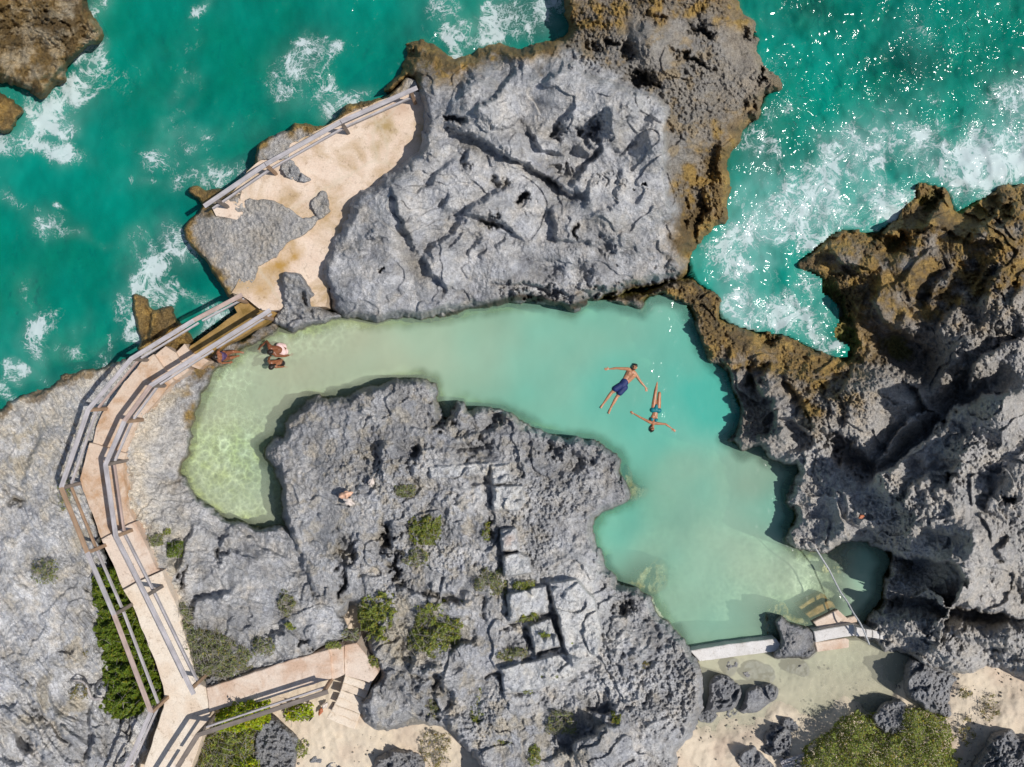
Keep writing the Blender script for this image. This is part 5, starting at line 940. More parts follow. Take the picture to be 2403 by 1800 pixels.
def beam(name, a, b, w, h, mat, parent, up=Vector((0, 0, 1))):
    d = (b - a); L = d.length; d.normalize(); s = d.cross(up).normalized() if abs(d.dot(up)) < .95 else Vector((0, 1, 0)); u = s.cross(d)
    bm = bmesh.new(); bmesh.ops.create_cube(bm, size=1)
    for v in bm.verts: v.co = Vector((v.co.x * L, v.co.y * w, v.co.z * h))
    bmesh.ops.bevel(bm, geom=list(bm.edges), offset=min(w, h) * .12, segments=1, affect='EDGES')
    me = bpy.data.meshes.new(name); bm.to_mesh(me); bm.free(); me.materials.append(mat)
    o = bpy.data.objects.new(name, me); COL.objects.link(o)
    from mathutils import Matrix
    M = Matrix((d, s, u)).transposed().to_4x4(); M.translation = (a + b) / 2 - parent.location
    o.parent = parent; o.matrix_local = M; return o
def railing(label, nodes, posts, lower=(0, 99), mats=None, over=.07):
    """nodes: (px,py,ground z) of the hand rail seen from above; posts: (segment, t)"""
    T = [P(x, y, z + 1.06) for x, y, z in nodes]
    root = empty("timber_railing", Vector((T[0].x, T[0].y, nodes[0][2])), label=label, cat="railing", group="weathered timber railings along the walkway")
    for i in range(len(T) - 1):
        a, b = T[i], T[i + 1]; m = mats[i] if mats else W_GREY; d = (b - a).normalized()
        beam("top_rail", a - d * (over if i == 0 else .01), b + d * .015, .130, .045, m, root)
        if lower[0] <= i < lower[1]:
            a2 = a.copy(); b2 = b.copy(); a2.z -= .52; b2.z -= .52; beam("lower_rail", a2 + d * .06, b2 - d * .06, .05, .10, (mats[-1 - i] if mats else W_GREY), root)
    for k, (i, t) in enumerate(posts):
        a = T[i].lerp(T[min(i + 1, len(T) - 1)], t); d = (T[min(i + 1, len(T) - 1)] - T[max(i - (1 if t < .01 else 0), 0)]).normalized()
        g = nodes[i][2] * (1 - t) + nodes[min(i + 1, len(T) - 1)][2] * t
        beam("post", Vector((a.x, a.y, a.z - .03)), Vector((a.x, a.y, g - .35)), .105, .105, W_DK if k % 2 else W_BRN, root, up=Vector((d.x, d.y, 0)).normalized())
    return root
railing("straight seaward railing of the sandy terrace, two rails over the brown rock rim", [(974,208,1.05),(800,286,1.05),(623,386,1.05),(480,483.5,1.05)], [(0,.06),(1,0),(2,0),(2,.83)], mats=[W_GREY, W_GREY, W_GREY])
railing("long bent railing on the sea side of the walkway, passing the hedge", [(563.7,694.4,.72),(455,752,.8),(308,842,1.12),(207,961.6,1.15),(143.5,1144.5,1.25),(205,1296.7,1.40),(267.7,1442.5,1.6),(354.6,1671.6,1.65),(292,1812,1.65),(250,1900,1.65)],
        [(0,.10),(2,0),(3,0),(4,0),(5,0),(6,0),(7,0),(9,0)], mats=[W_PNK, W_GREY, W_GREY, W_GREY, W_BRN, W_GREY, W_PNK, W_GREY, W_GREY])
railing("long bent railing on the pool side of the walkway, ending at the path junction", [(629.8,730.6,.72),(490,818,.8),(353.5,905,1.05),(292,988.7,1.15),(247.6,1090,1.25),(272,1258.6,1.35),(342.6,1398,1.6),(454.2,1628,1.6)],
        [(0,.12),(2,0),(3,0),(4,0),(5,0),(6,0),(6,.95)], mats=[W_GREY, W_GREY, W_PNK, W_GREY, W_GREY, W_GREY, W_GREY])
railing("lower railing beside the side path, slanting over green shrubs to the stairs", [(764,1624.7,1.5),(463.6,1725,1.6),(416.5,1800,1.65),(360,1890,1.65)], [(0,.02),(1,0),(3,0)], mats=[W_DK, W_DK, W_GREY])

# ------------------------------------------------------------------ plants
def mat_leaf(name, c, spec=.35):
    m, nt, b = mat_new(name); at = N(nt, 'ShaderNodeAttribute', attribute_name="Col").outputs['Color']
    nt.links.new(mixc(nt, c, at, 1, 'MULTIPLY'), b.inputs['Base Color']); b.inputs['Roughness'].default_value = .5; b.inputs['Specular IOR Level'].default_value = spec
    tl = N(nt, 'ShaderNodeBsdfTranslucent'); nt.links.new(mixc(nt, (c[0] * 1.2, c[1] * 1.4, c[2] * .6), at, 1, 'MULTIPLY'), tl.inputs[0])
    mx = N(nt, 'ShaderNodeMixShader'); mx.inputs[0].default_value = .25; out = nt.nodes['Material Output']
    nt.links.new(b.outputs[0], mx.inputs[1]); nt.links.new(tl.outputs[0], mx.inputs[2]); nt.links.new(mx.outputs[0], out.inputs[0]); return m
L_DENSE = mat_leaf("glossy_green_leaves", (.115, .17, .013)); L_BRIGHT = mat_leaf("bright_broad_leaves", (.27, .34, .012)); L_DULL = mat_leaf("grey_green_leaves", (.21, .24, .09)); L_OLIVE = mat_leaf("olive_leaves", (.20, .24, .045)); L_DRY = mat_leaf("yellowed_leaves", (.22, .20, .07))
M_TWIG = mat_plain("dry_twigs", (.34, .31, .27), .85, .1, 12, .4)
def shrub(outline, zb, h, n, leaf, mat, label, twigs=0, name="shrub", cat="shrub", sparse=0.0, seed=0, cone=True, tw_len=.28, up=.25):
    rs = np.random.RandomState(seed + 100); poly = smooth_poly(outline, 3)
    xs = [p[0] for p in poly]; ys = [p[1] for p in poly]; x0, x1, y0, y1 = min(xs), max(xs), min(ys), max(ys)
    cx, cy = (x0 + x1) / 2, (y0 + y1) / 2; k0 = n * 6
    X = rs.uniform(x0, x1, k0).astype(np.float32); Y = rs.uniform(y0, y1, k0).astype(np.float32)
    s = sdf_poly(X, Y, poly); wdt = min(x1 - x0, y1 - y0); e = s / (wdt * .30)
    cl = fbm(X, Y, max(14, wdt * .16), 3, seed + 3)
    keep = (s > -9 + cl * 14) & ((cl > sparse - .9 if sparse == 0 else cl > sparse) | (rs.rand(k0) < .12)); X, Y, e, cl = X[keep][:n], Y[keep][:n], e[keep][:n], cl[keep][:n]; n = len(X)
    top = np.sqrt(np.clip(1 - (1 - np.clip(e, 0, 1)) ** 2, .02, 1)); d = rs.rand(n) ** 1.4; cl2 = fbm(X, Y, 13, 2, seed + 9)
    Z = zb + h * (top * (1 - .55 * d) + .50 * cl * top + .32 * cl2)
    root = empty(name, P(cx, cy, zb), label=label, cat=cat)
    C = ray_xyz(X, Y, Z) - np.array(root.location)
    az = rs.rand(n) * 2 * np.pi; tilt = rs.normal(0, .55, n)
    dx, dy = np.cos(az), np.sin(az)
    a = np.stack([dx * np.cos(tilt), dy * np.cos(tilt), np.sin(tilt) + up], 1); a /= np.linalg.norm(a, axis=1, keepdims=True)
    roll = rs.normal(0, .6, n); b0 = np.stack([-dy, dx, 0 * dx], 1); nrm = np.cross(a, b0); b = b0 * np.cos(roll)[:, None] + nrm * np.sin(roll)[:, None]; nrm = np.cross(a, b)
    L = (leaf * rs.uniform(.65, 1.3, n))[:, None]; Wd = L * .42
    v = np.stack([C - a * L * .5, C - b * Wd * .5 + nrm * L * .04, C + a * L * .5, C + b * Wd * .5 + nrm * L * .04], 1).reshape(-1, 3)
    f = np.arange(4 * n).reshape(n, 4); g = rs.uniform(.55, 1.45, n); yl = rs.rand(n)
    col = np.stack([g * (1 + .5 * (yl > .86)), g, g * (1 - .3 * (yl > .86))], 1).repeat(4, 0)
    o = new_obj("foliage", v, f, mat, root, False, None, col)
    if twigs:
        tv, tf = [], []
        for t in range(twigs):
            i = rs.randint(n); base = C[i] * np.array([.75, .75, .3]) * rs.uniform(.3, 1); dirv = np.array([rs.normal(), rs.normal(), rs.uniform(.1, .6)]); dirv /= np.linalg.norm(dirv); p = C[i] + np.array([0, 0, h * .12])
            r = .006 * rs.uniform(.7, 1.6); pts = [p - dirv * tw_len * rs.uniform(.6, 1.2), p + rs.normal(0, .02, 3), p + dirv * tw_len * .7 + rs.normal(0, .05, 3)]
            for q in range(2):
                A0, B0 = pts[q], pts[q + 1]; dd = B0 - A0; u = np.cross(dd, [0, 0, 1]); u /= np.linalg.norm(u) + 1e-6; w = np.cross(dd, u); w /= np.linalg.norm(w) + 1e-6
                kk = len(tv); rA, rB = r * (1 - .3 * q), r * (.7 - .4 * q)
                for cc, rr in ((A0, rA), (B0, rB)):
                    for an in (0, 2.09, 4.19): tv.append(cc + u * math.cos(an) * rr + w * math.sin(an) * rr)
                for m_ in range(3): tf.append((kk + m_, kk + (m_ + 1) % 3, kk + 3 + (m_ + 1) % 3, kk + 3 + m_))
        tag(new_obj("twigs", np.array(tv), np.array(tf), M_TWIG, root), kind="stuff")
    # a short woody stem
    c0 = Vector((0, 0, 0)); tube("stem", [P(cx, cy, zb - .15), P(cx + 1, cy, zb + h * .3), P(cx + 2, cy - 2, zb + h * .6)], .018, M_TWIG, root, 5)
    return root
def blob(fr, x, y, rx, ry, n=10, sd=0):
    r_ = random.Random(sd); return fr(*[(x + rx * math.cos(2 * math.pi * i / n) * r_.uniform(.75, 1.15), y + ry * math.sin(2 * math.pi * i / n) * r_.uniform(.75, 1.15)) for i in range(n)])
shrub(H_((600,480),(640,400),(700,368),(760,380),(830,500),(870,620),(950,900),(1000,1040),(1050,1100),(1045,1230),(960,1250),(900,1290),(780,1340),(690,1270),(700,1050),(690,950),(640,820),(650,680),(610,560)), .85, .75, 24000, .10, L_DENSE, "long dense dark green hedge growing under the outer railing at lower left", name="hedge", cat="hedge", twigs=60, seed=1)
shrub(J_((780,1600),(850,1540),(1000,1400),(1130,1320),(1240,1340),(1290,1420),(1400,1440),(1450,1290),(1560,1290),(1680,1350),(1750,1420),(1770,1500),(1800,1600),(1830,1800),(1700,1950),(900,1950),(720,1800)), .3, 1.0, 26000, .078, L_OLIVE, "large dense green bush on the beach at the bottom right edge", twigs=140, seed=2, name="bush", cat="bush")
shrub(I_((110,600),(180,510),(280,470),(370,540),(390,620),(370,720),(310,780),(320,850),(240,870),(190,790),(130,700)), 1.2, .65, 7000, .075, L_OLIVE, "rounded green shrub left of the sand strip on the ruin rock", twigs=60, seed=3)
shrub(I_((420,830),(470,700),(460,600),(560,540),(680,570),(760,640),(810,700),(800,800),(740,900),(640,960),(540,980),(450,930)), 1.2, .85, 10000, .078, L_OLIVE, "big shrub with bare silvery branches right of the sand strip", twigs=300, seed=4, tw_len=.42)
shrub(H_((1150,600),(1230,640),(1260,740),(1400,770),(1560,850),(1640,930),(1560,1060),(1450,1090),(1300,1090),(1220,1000),(1190,850)), 1.25, .5, 9500, .062, L_DULL, "wide grey green shrub full of dry twigs between the walkway and the side path", twigs=700, seed=5)
shrub(H_((1330,1500),(1370,1440),(1560,1400),(1640,1400),(1650,1550),(1640,1800),(1260,1850),(1280,1650)), .9, .7, 8000, .075, L_OLIVE, "sprawling green shrub right of the bottom path, below the lower railing", twigs=320, seed=6)
shrub(H_((1440,1290),(1500,1230),(1600,1210),(1740,1250),(1730,1320),(1640,1400),(1480,1440),(1400,1400)), 1.2, .75, 2600, .11, L_BRIGHT, "bright yellow green broad leaved plant pushing through the lower railing", twigs=30, seed=7)
shrub(H_((1260,1800),(1500,1640),(1640,1600),(1650,1800)), 1.2, .6, 2400, .09, L_BRIGHT, "yellowish broad leaved plant at the bottom edge below the lower railing", twigs=10, seed=8)
shrub(k45((980,910),(1000,840),(1100,780),(1250,770),(1240,860),(1130,930)), .5, .5, 420, .13, L_BRIGHT, "small bright leafy sapling on the sand beside the stairs", twigs=14, seed=9, sparse=-.2)
shrub(blob(H_, 1135, 250, 48, 55), 1.2, .45, 900, .055, L_DENSE, "little upright green shrub beside the middle of the walkway", twigs=10, seed=10)
SM = [(H_,290,395,80,85,1.1,900,L_DULL,"dry tuft alone on the pale layered shore rock at far left",.12),(H_,1010,190,50,40,1.15,500,L_DULL,"small dull tuft right above the little upright shrub",.0),(H_,1080,130,22,20,1.1,120,L_OLIVE,"tiniest green sprig beside the walkway near the shallow pool",.0),
 (I_,560,120,105,95,1.9,3200,L_OLIVE,"yellow green shrub high on the ruin rock, nearest the shallow pool",.0),(I_,490,300,100,60,1.8,900,L_DULL,"thin straggly plant just below the yellow green shrub on the ruin rock",.12),(I_,975,450,100,100,1.95,1900,L_DULL,"twiggy plant in the groove left of the carved blocks",.0),(I_,1175,480,75,32,2.1,700,L_OLIVE,"low plant growing across the middle of the carved blocks",.0),
 (I_,1200,680,90,40,2.0,900,L_OLIVE,"creeping plant along the joint above the small square block",.08),(I_,1110,930,120,60,1.8,1300,L_DULL,"twiggy plant under the sunken square of the ruin",.0),(I_,1790,1335,50,55,1.9,900,L_OLIVE,"round green tuft by the lower right flank of the ruin rock",.0),(I_,610,1540,105,120,.35,900,L_DRY,"sparse trailing plant spread over the sand at the bottom",.30),
 (I_,900,1270,90,160,1.5,3000,L_OLIVE,"tall green strip of plants down the lower side of the ruin rock",.0),(I_,1040,1500,80,70,1.4,1200,L_OLIVE,"green clump at the lower end of the plant strip",.05),(I_,1430,1370,110,90,1.7,1300,L_DULL,"faded grey green patch on the pale lower part of the ruin rock",.08),(I_,1250,1580,55,80,1.6,900,L_OLIVE,"narrow green clump at the bottom edge of the ruin rock",.0),(I_,1310,1070,30,30,2.1,170,L_OLIVE,"small green tuft on the long lower ruin block, left one",.0),(I_,1385,1060,30,40,2.1,220,L_OLIVE,"small green tuft on the long lower ruin block, right one",.0),
 (I_,1310,800,50,30,2.2,260,L_OLIVE,"green sprigs on top of the small square block",.1),(E_,420,1530,75,42,1.8,800,L_DULL,"flat dry tuft beside the pale pink shells",.0),(H_,1850,590,70,95,1.5,1500,L_DULL,"grey green tuft in a hollow between the pale slope and the ruin rock",.1),(H_,1700,870,70,60,1.6,900,L_DULL,"low twiggy tuft above the side path",.05),(H_,1880,740,50,30,1.6,260,L_OLIVE,"small sprig above the middle of the side path",.1),(H_,2160,870,45,26,1.7,260,L_OLIVE,"small sprig at the bend of the side path",.0),
 (J_,1840,1440,70,120,.4,500,L_DRY,"thin brown vine on the sand right of the dense beach bush",.25),(J_,2000,1290,70,110,.4,420,L_DRY,"sprawling vine shoots on the sand at the right edge",.35),(J_,1840,1170,50,40,.4,200,L_DRY,"tiny sprig on the sand beside the large dark boulder",.2),(I_,820,600,60,50,1.5,500,L_DULL,"grey twiggy tuft right behind the big branching shrub",.0),(K,0,0,0,0,0,0,None,"",0),
 (I_,590,1280,70,70,1.2,900,L_DULL,"olive tuft on the dark rock right of the stairs",.1),(I_,210,970,32,40,1.4,260,L_OLIVE,"small green tuft at the outer corner of the side path",.0),(H_,510,1170,60,50,1.1,420,L_DRY,"yellowed tuft beside the curved driftwood branch",.1),(H_,1950,1540,50,60,.4,420,L_OLIVE,"small olive plant on the sand near the bottom edge stones",.05),(H_,560,920,28,24,1.1,150,L_DRY,"brown dry tuft on the shore rock left of the hedge",.0),(H_,395,1560,8,8,1.1,30,L_DRY,"",.0),
 (I_,1490,850,16,14,2.2,70,L_OLIVE,"tiny tuft on the pale rounded end of the ruin",.0),(I_,1210,1150,30,30,2.1,160,L_OLIVE,"green tuft on the lower edge of the long ruin block",.0),(I_,60,800,60,36,1.6,300,L_DULL,"thin tuft left of the rounded green shrub",.1),(D_,415,1560,40,110,1.0,420,L_DULL,"narrow weed growing at the outermost bend of the railing",.05),(I_,1960,1000,50,40,1.6,260,L_DRY,"faint dry tuft on the rock flank left of the boulders",.2),(I_,940,130,30,60,1.9,260,L_OLIVE,"green weeds in the groove beside the upper carved block",.1)]
for i, (fr, x, y, rx, ry, zb, n, mt, lab, sp) in enumerate(SM):
    if not lab: continue
    shrub(blob(fr, x, y, rx, ry, sd=i), zb, .32 if rx > 40 else .18, n, .062, mt, lab, twigs=int(n * .09) if mt in (L_DULL, L_DRY) else int(n * .03), name="plant", cat="plant", sparse=sp, seed=30 + i, tw_len=.16)

# ------------------------------------------------------------------ shells, driftwood, litter
def noisy_ball(name, c, r, sc, mat, amp=.15, seed=0, parent=None):
    bm = bmesh.new(); bmesh.ops.create_icosphere(bm, subdivisions=3, radius=r)
    for v in bm.verts:
        from mathutils import noise as mn
        k = 1 + amp * mn.noise(v.co / r * 1.6 + Vector((seed, seed * .7, 0))); v.co = Vector((v.co.x * sc[0] * k, v.co.y * sc[1] * k, v.co.z * sc[2] * k))
    for f in bm.faces: f.smooth = True
    me = bpy.data.meshes.new(name); bm.to_mesh(me); bm.free(); me.materials.append(mat); o = bpy.data.objects.new(name, me); COL.objects.link(o); o.location = c
    return o
M_SHELLP = mat_plain("pink_shell", (.66, .40, .27), .45, .4, 14, .3); M_SHELLW = mat_plain("white_shell", (.62, .54, .48), .5, .4, 14, .2); M_SHELLR = mat_plain("red_orange_shell", (.45, .15, .07), .45, .4, 14, .3)
def shell(px, py, z, s, mat, label, rot=0, seed=0):
    o = noisy_ball("shell", P(px, py, z), s, (1.25, .8, .6), mat, .9, seed); 
    for v in o.data.vertices:   # spired, flaring form with a lip
        t = v.co.x / (s * 1.25); k = 1 - .45 * max(0, t); v.co.y *= k; v.co.z *= k; v.co.y += .10 * s * math.sin(t * 9)
    o.rotation_euler = (.2, .1, rot); tag(o, label, "shell"); return o
shell(813, 1162, 2.03, .14, M_SHELLP, "orange pink conch shell, upper of the pair lying on the ruin rock", .4, 1)
shell(819, 1178, 2.02, .14, M_SHELLW, "pale cream conch shell, lower of the pair lying on the ruin rock", -.5, 4)
shell(871, 1130, 1.95, .10, M_SHELLW, "single white shell lying right of the conch pair", 1.3, 7)
shell(2021, 1213, 2.3, .07, M_SHELLR, "small red orange shell on the dark cliff slope", .2, 9)
shell(763, 1655, .55, .09, M_SHELLW, "white shell fragment on the sand beside the stairs", .8, 11)
shell(753, 1668, .52, .08, M_SHELLR, "rust orange shell on the sand beside the stairs", 1.4, 12)
M_BOT = mat_plain("dark_plastic", (.02, .025, .02), .3, .5)
o = tube("bottle", [P(733.5, 1680, .42), P(731, 1684, .42), P(729, 1687.5, .42), P(726, 1691, .42), P(725, 1692.5, .42)], .035, M_BOT, rfn=lambda t: 1 if t < .5 else (.45 if t > .7 else .7)); tag(o, "tiny dark bottle lying on the sand below the leafy sapling", "bottle")
M_DRIFT = mat_plain("driftwood", (.44, .40, .38), .85, .15, 20, .35)
o = tube("driftwood_branch", smooth_line([P(150 + x / 5.5225, 1400 + y / 5.5225, z) for x, y, z in ((120,1090,1.25),(180,1085,1.3),(245,1105,1.32),(295,1160,1.35),(320,1230,1.35),(350,1300,1.32),(400,1330,1.35),(450,1325,1.4),(500,1345,1.4))]), .045, M_DRIFT, rfn=lambda t: .55 + .7 * t); tag(o, "curved pale driftwood branch on the shore rock left of the hedge", "driftwood")
pk = empty("driftwood_planks", P(1850, 1785, .4), label="pale broken planks half buried between the beach boulder and the bush", cat="driftwood")
for (a, b, c, d, z) in ((640,1630,800,1575,.50),(650,1655,780,1610,.46),(690,1665,800,1640,.44),(640,1600,690,1670,.4)):
    q = J_((a, b), (c, d)); beam("plank", P(*q[0], z), P(*q[1], z + .03), .11, .03, W_GREY, pk)

# pebbles and weed scraps along the beach water line: nobody could count them
rs = np.random.RandomState(5); pv, pf = [], []
ico = bmesh.new(); bmesh.ops.create_icosphere(ico, subdivisions=1, radius=1); iv = np.array([v.co[:] for v in ico.verts]); fi = np.array([[v.index for v in f.verts] for f in ico.faces]); ico.free()
px_ = np.concatenate([rs.uniform(1590, 2400, 1500), rs.uniform(700, 1100, 200)]); py_ = np.concatenate([rs.uniform(1560, 1800, 1500), rs.uniform(1660, 1800, 200)])
px_ = px_.astype(np.float32); py_ = py_.astype(np.float32); cl = fbm(px_, py_, 60, 3, 71); ok = (cl > .12)
for x, y in zip(px_[ok], py_[ok]):
    z = float(z_sand(np.array([[x]], np.float32), np.array([[y]], np.float32))[0, 0]); r = .012 + .035 * rs.rand() ** 4
    k = len(pv) * 12; c = np.array(P(x, y, z + r * .3)); pv.append(iv * r * rs.uniform(.6, 1.3, 3) * (1 + .2 * rs.randn(12, 1) * .5) + c); pf.append(fi + (len(pv) - 1) * len(iv))
tag(new_obj("pebbles", np.concatenate(pv), np.concatenate(pf), mat_plain("pebble", (.20, .185, .16), .85, .2, 5, .6)), kind="stuff")

# ------------------------------------------------------------------ people
def cap_mesh(vs, fs, a, ra, b, rb, seg=14, ring=5, flat=1.0, side=None):
    """tapered capsule a->b; flat < 1 squashes it along the axis across 'side'"""
    d = (b - a); L = d.length; d = d.normalized() if L > 1e-6 else Vector((0, 0, 1))
    s = side.normalized() if side is not None else (d.cross(Vector((0, 0, 1))) if abs(d.z) < .9 else d.cross(Vector((1, 0, 0)))).normalized()
    s = (s - d * s.dot(d)).normalized(); u = s.cross(d)
    rows = []
    for i in range(ring + 1):
        t = -math.pi / 2 + math.pi / 2 * i / ring; rows.append((a + d * math.sin(t) * ra, math.cos(t) * ra))
    for i in range(ring + 1):
        t = math.pi / 2 * i / ring; rows.append((b + d * math.sin(t) * rb, math.cos(t) * rb))
    k0 = len(vs)
    for c, r in rows:
        r = max(r, 1e-4)
        for k in range(seg):
            an = 2 * math.pi * k / seg; vs.append(c + s * math.cos(an) * r + u * math.sin(an) * r * flat)
    for i in range(len(rows) - 1):
        for k in range(seg): fs.append((k0 + i * seg + k, k0 + i * seg + (k + 1) % seg, k0 + (i + 1) * seg + (k + 1) % seg, k0 + (i + 1) * seg + k))
    fs.append(tuple(k0 + k for k in range(seg))[::-1]); fs.append(tuple(k0 + (len(rows) - 1) * seg + k for k in range(seg)))
def fuse(name, prims, mat, vox=.009, smooth=4, parent=None):
    vs, fs = [], []
    for p in prims: cap_mesh(vs, fs, *p[:4], flat=p[4] if len(p) > 4 else 1, side=p[5] if len(p) > 5 else None)
    me = bpy.data.meshes.new(name); me.from_pydata([tuple(v) for v in vs], [], fs); me.update()
    o = bpy.data.objects.new(name, me); COL.objects.link(o)
    m = o.modifiers.new("r", 'REMESH'); m.mode = 'VOXEL'; m.voxel_size = vox; m.use_smooth_shade = True
    s = o.modifiers.new("s", 'SMOOTH'); s.factor = .5; s.iterations = smooth
    dg = bpy.context.evaluated_depsgraph_get(); me2 = bpy.data.meshes.new_from_object(o.evaluated_get(dg)); o.modifiers.clear(); o.data = me2; me2.name = name
    me2.materials.clear(); me2.materials.append(mat)
    for p in me2.polygons: p.use_smooth = True
    if parent: child_keep(o, parent)
    return o
def mat_skin(name, c):
    m, nt, b = mat_new(name); n = noise_n(nt, geo_pos(nt), 9, 4, .6)
    nt.links.new(mixc(nt, c, ramp(nt, n.outputs[0], [(.35, (.84, .80, .78)), (.65, (1.12, 1.05, 1.0))]).outputs[0], 1, 'MULTIPLY'), b.inputs['Base Color'])
    b.inputs['Roughness'].default_value = .38; b.inputs['Specular IOR Level'].default_value = .5; b.inputs['Subsurface Weight'].default_value = .06; b.inputs['Subsurface Scale'].default_value = .02; return m
SK1 = mat_skin("tanned_skin", (.46, .235, .13)); SK2 = mat_skin("olive_skin", (.44, .20, .10)); SK3 = mat_skin("brown_skin", (.22, .085, .042)); SK4 = mat_skin("warm_brown_skin", (.30, .125, .062))
HAIR = mat_plain("dark_hair", (.022, .014, .010), .45, .5, 60, .4); HAIRB = mat_plain("brown_hair", (.06, .030, .018), .5, .4, 60, .4)
CL_NAVY = mat_plain("navy_cloth", (.016, .030, .12), .6, .3, 12, .3); CL_TEAL = mat_plain("teal_cloth", (.0, .17, .20), .5, .4, 12, .15); CL_WHITE = mat_plain("pinkish_white_cloth", (.80, .58, .56), .7, .2, 10, .08); CL_BLACK = mat_plain("black_cloth", (.018, .014, .016), .6, .3, 10, .2); CL_PUR = mat_plain("purple_cloth", (.09, .055, .13), .6, .3, 14, .3)
M_EYE = mat_plain("eye_dark", (.02, .015, .012), .2, .5); M_LIP = mat_plain("lips", (.34, .10, .08), .4, .4)
UPV = Vector((0, 0, 1))
def hand(pr, wrist, tip, normal, curl=.25, thumb_side=1, s=1.0):
    d = (tip - wrist).normalized(); L = (tip - wrist).length; normal = (normal - d * normal.dot(d)).normalized(); w = d.cross(normal)
    palm = wrist + d * L * .50
    pr.append((wrist, .025 * s, wrist + d * L * .42, .034 * s, .5, w)); 
    for i, (off, ln) in enumerate(((-.030, .40), (-.010, .48), (.011, .46), (.031, .36))):
        off *= thumb_side
        k0 = wrist + d * L * .46 + w * off * s; k1 = k0 + (d * .9 + w * off * 3.0 - normal * curl * .25).normalized() * L * ln * .55; k2 = k1 + (d * .9 + w * off * 2 - normal * curl * (1 + .2 * i)).normalized() * L * ln * .5
        pr.append((k0, .0105 * s, k1, .0095 * s)); pr.append((k1, .0095 * s, k2, .008 * s))
    t0 = wrist + d * L * .14 - w * .022 * thumb_side * s; t1 = t0 + (d * .7 - w * thumb_side * .8).normalized() * L * .24; t2 = t1 + (d * .95 - w * thumb_side * .3).normalized() * L * .18
    pr.append((t0, .014 * s, t1, .0115 * s)); pr.append((t1, .0115 * s, t2, .009 * s))
def arm(pr, sh, el, wr, tip, s=1.0, normal=UPV, ts=1, curl=.25):
    pr.append((sh, .058 * s, sh.lerp(el, .45), .050 * s)); pr.append((sh.lerp(el, .45), .050 * s, el, .037 * s)); pr.append((el, .038 * s, el.lerp(wr, .3), .040 * s)); pr.append((el.lerp(wr, .3), .040 * s, wr, .025 * s)); hand(pr, wr, tip, normal, curl, ts, s)
def leg(pr, hip, kn, an, toe, s=1.0):
    pr.append((hip, .092 * s, hip.lerp(kn, .4), .080 * s)); pr.append((hip.lerp(kn, .4), .080 * s, kn, .054 * s)); pr.append((kn, .053 * s, kn.lerp(an, .32), .056 * s)); pr.append((kn.lerp(an, .32), .056 * s, an, .034 * s))
    d = (toe - an); pr.append((an, .034 * s, an + d * .45, .036 * s, .75)); pr.append((an + d * .4, .037 * s, toe - d * .12, .030 * s, .5))
    w = d.cross(UPV).normalized() if abs(d.normalized().z) < .9 else Vector((1, 0, 0))
    for i in range(5): o = (i - 2) * .014 * s; pr.append((toe - d * .12 + w * o, .010 * s, toe + w * o * 1.1 - d * .03 * abs(i - 1), .009 * s))
def head(pr, c, up, face, s=1.0):
    """c: centre, up: towards the crown, face: the way it looks"""
    up = up.normalized(); face = (face - up * face.dot(up)).normalized(); r = up.cross(face)
    pr.append((c + up * .030 * s - face * .012 * s, .078 * s, c - up * .01 * s - face * .004 * s, .074 * s, 1.0)); pr.append((c - up * .02 * s + face * .018 * s, .062 * s, c - up * .082 * s + face * .034 * s, .036 * s, .95, r))
    pr.append((c + face * .085 * s + up * .012 * s, .009 * s, c + face * .106 * s - up * .022 * s, .014 * s)); pr.append((c + face * .072 * s + up * .030 * s - r * .035 * s, .014 * s, c + face * .072 * s + up * .030 * s + r * .035 * s, .014 * s))
    for q in (-1, 1): pr.append((c + r * q * .078 * s + up * .016 * s, .012 * s, c + r * q * .079 * s - up * .018 * s, .010 * s, .6, face)); pr.append((c + face * .060 * s + r * q * .035 * s - up * .02 * s, .022 * s, c + face * .055 * s + r * q * .03 * s - up * .04 * s, .02 * s))
    pr.append((c + face * .075 * s - up * .048 * s - r * .014 * s, .012 * s, c + face * .075 * s - up * .048 * s + r * .014 * s, .012 * s))
    return up, face, r
def face_bits(root, c, up, face, r, s=1.0):
    for q in (-1, 1):
        o = noisy_ball("eye", c + face * .080 * s + r * q * .031 * s + up * .006 * s, .012 * s, (1, 1, 1), M_EYE, 0); child_keep2(o, root)
    fuse("mouth", [(c + face * .089 * s - up * .046 * s - r * .016 * s, .006 * s, c + face * .089 * s - up * .046 * s + r * .016 * s, .006 * s)], M_LIP, .003, 1, root)
def child_keep2(o, root):
    o.location = o.location - root.location; o.parent = root
def Q(cx, cy, sc, ox, oy): return lambda x, y, z: P(ox + x / sc, oy + y / sc, z)

# --- the floating man (face up)
f = Q(0, 0, 7.533, 1380, 820); root = empty("person", f(640, 600, 0), label="floating man on his back in navy shorts, arms spread wide, legs apart", cat="person")
pr = []; hc = f(822, 315, .05); up = f(850, 240, 0) - f(792, 380, 0); fa = Vector((-.32, -.22, .93)); hu, hf, hr = head(pr, hc, up, fa, 1.02)
neck = f(772, 395, .0); ch = f(755, 440, .0); wa = f(665, 560, -.01); pe = f(605, 640, -.02); ax = (pe - ch).normalized(); lat = ax.cross(UPV).normalized()
pr.append((hc - hu * .06, .052, neck, .060)); shL = f(700, 345, .0); shR = f(828, 420, .0)
pr.append((shL.lerp(shR, .12), .07, shL.lerp(shR, .88), .07, .9)); pr.append((neck, .09, ch, .12, .75, lat))
pr.append((ch - lat * .075 , .098, wa - lat * .045, .080, .82, lat)); pr.append((ch + lat * .075, .098, wa + lat * .045, .080, .82, lat)); pr.append((wa, .115, pe, .125, .75, lat))
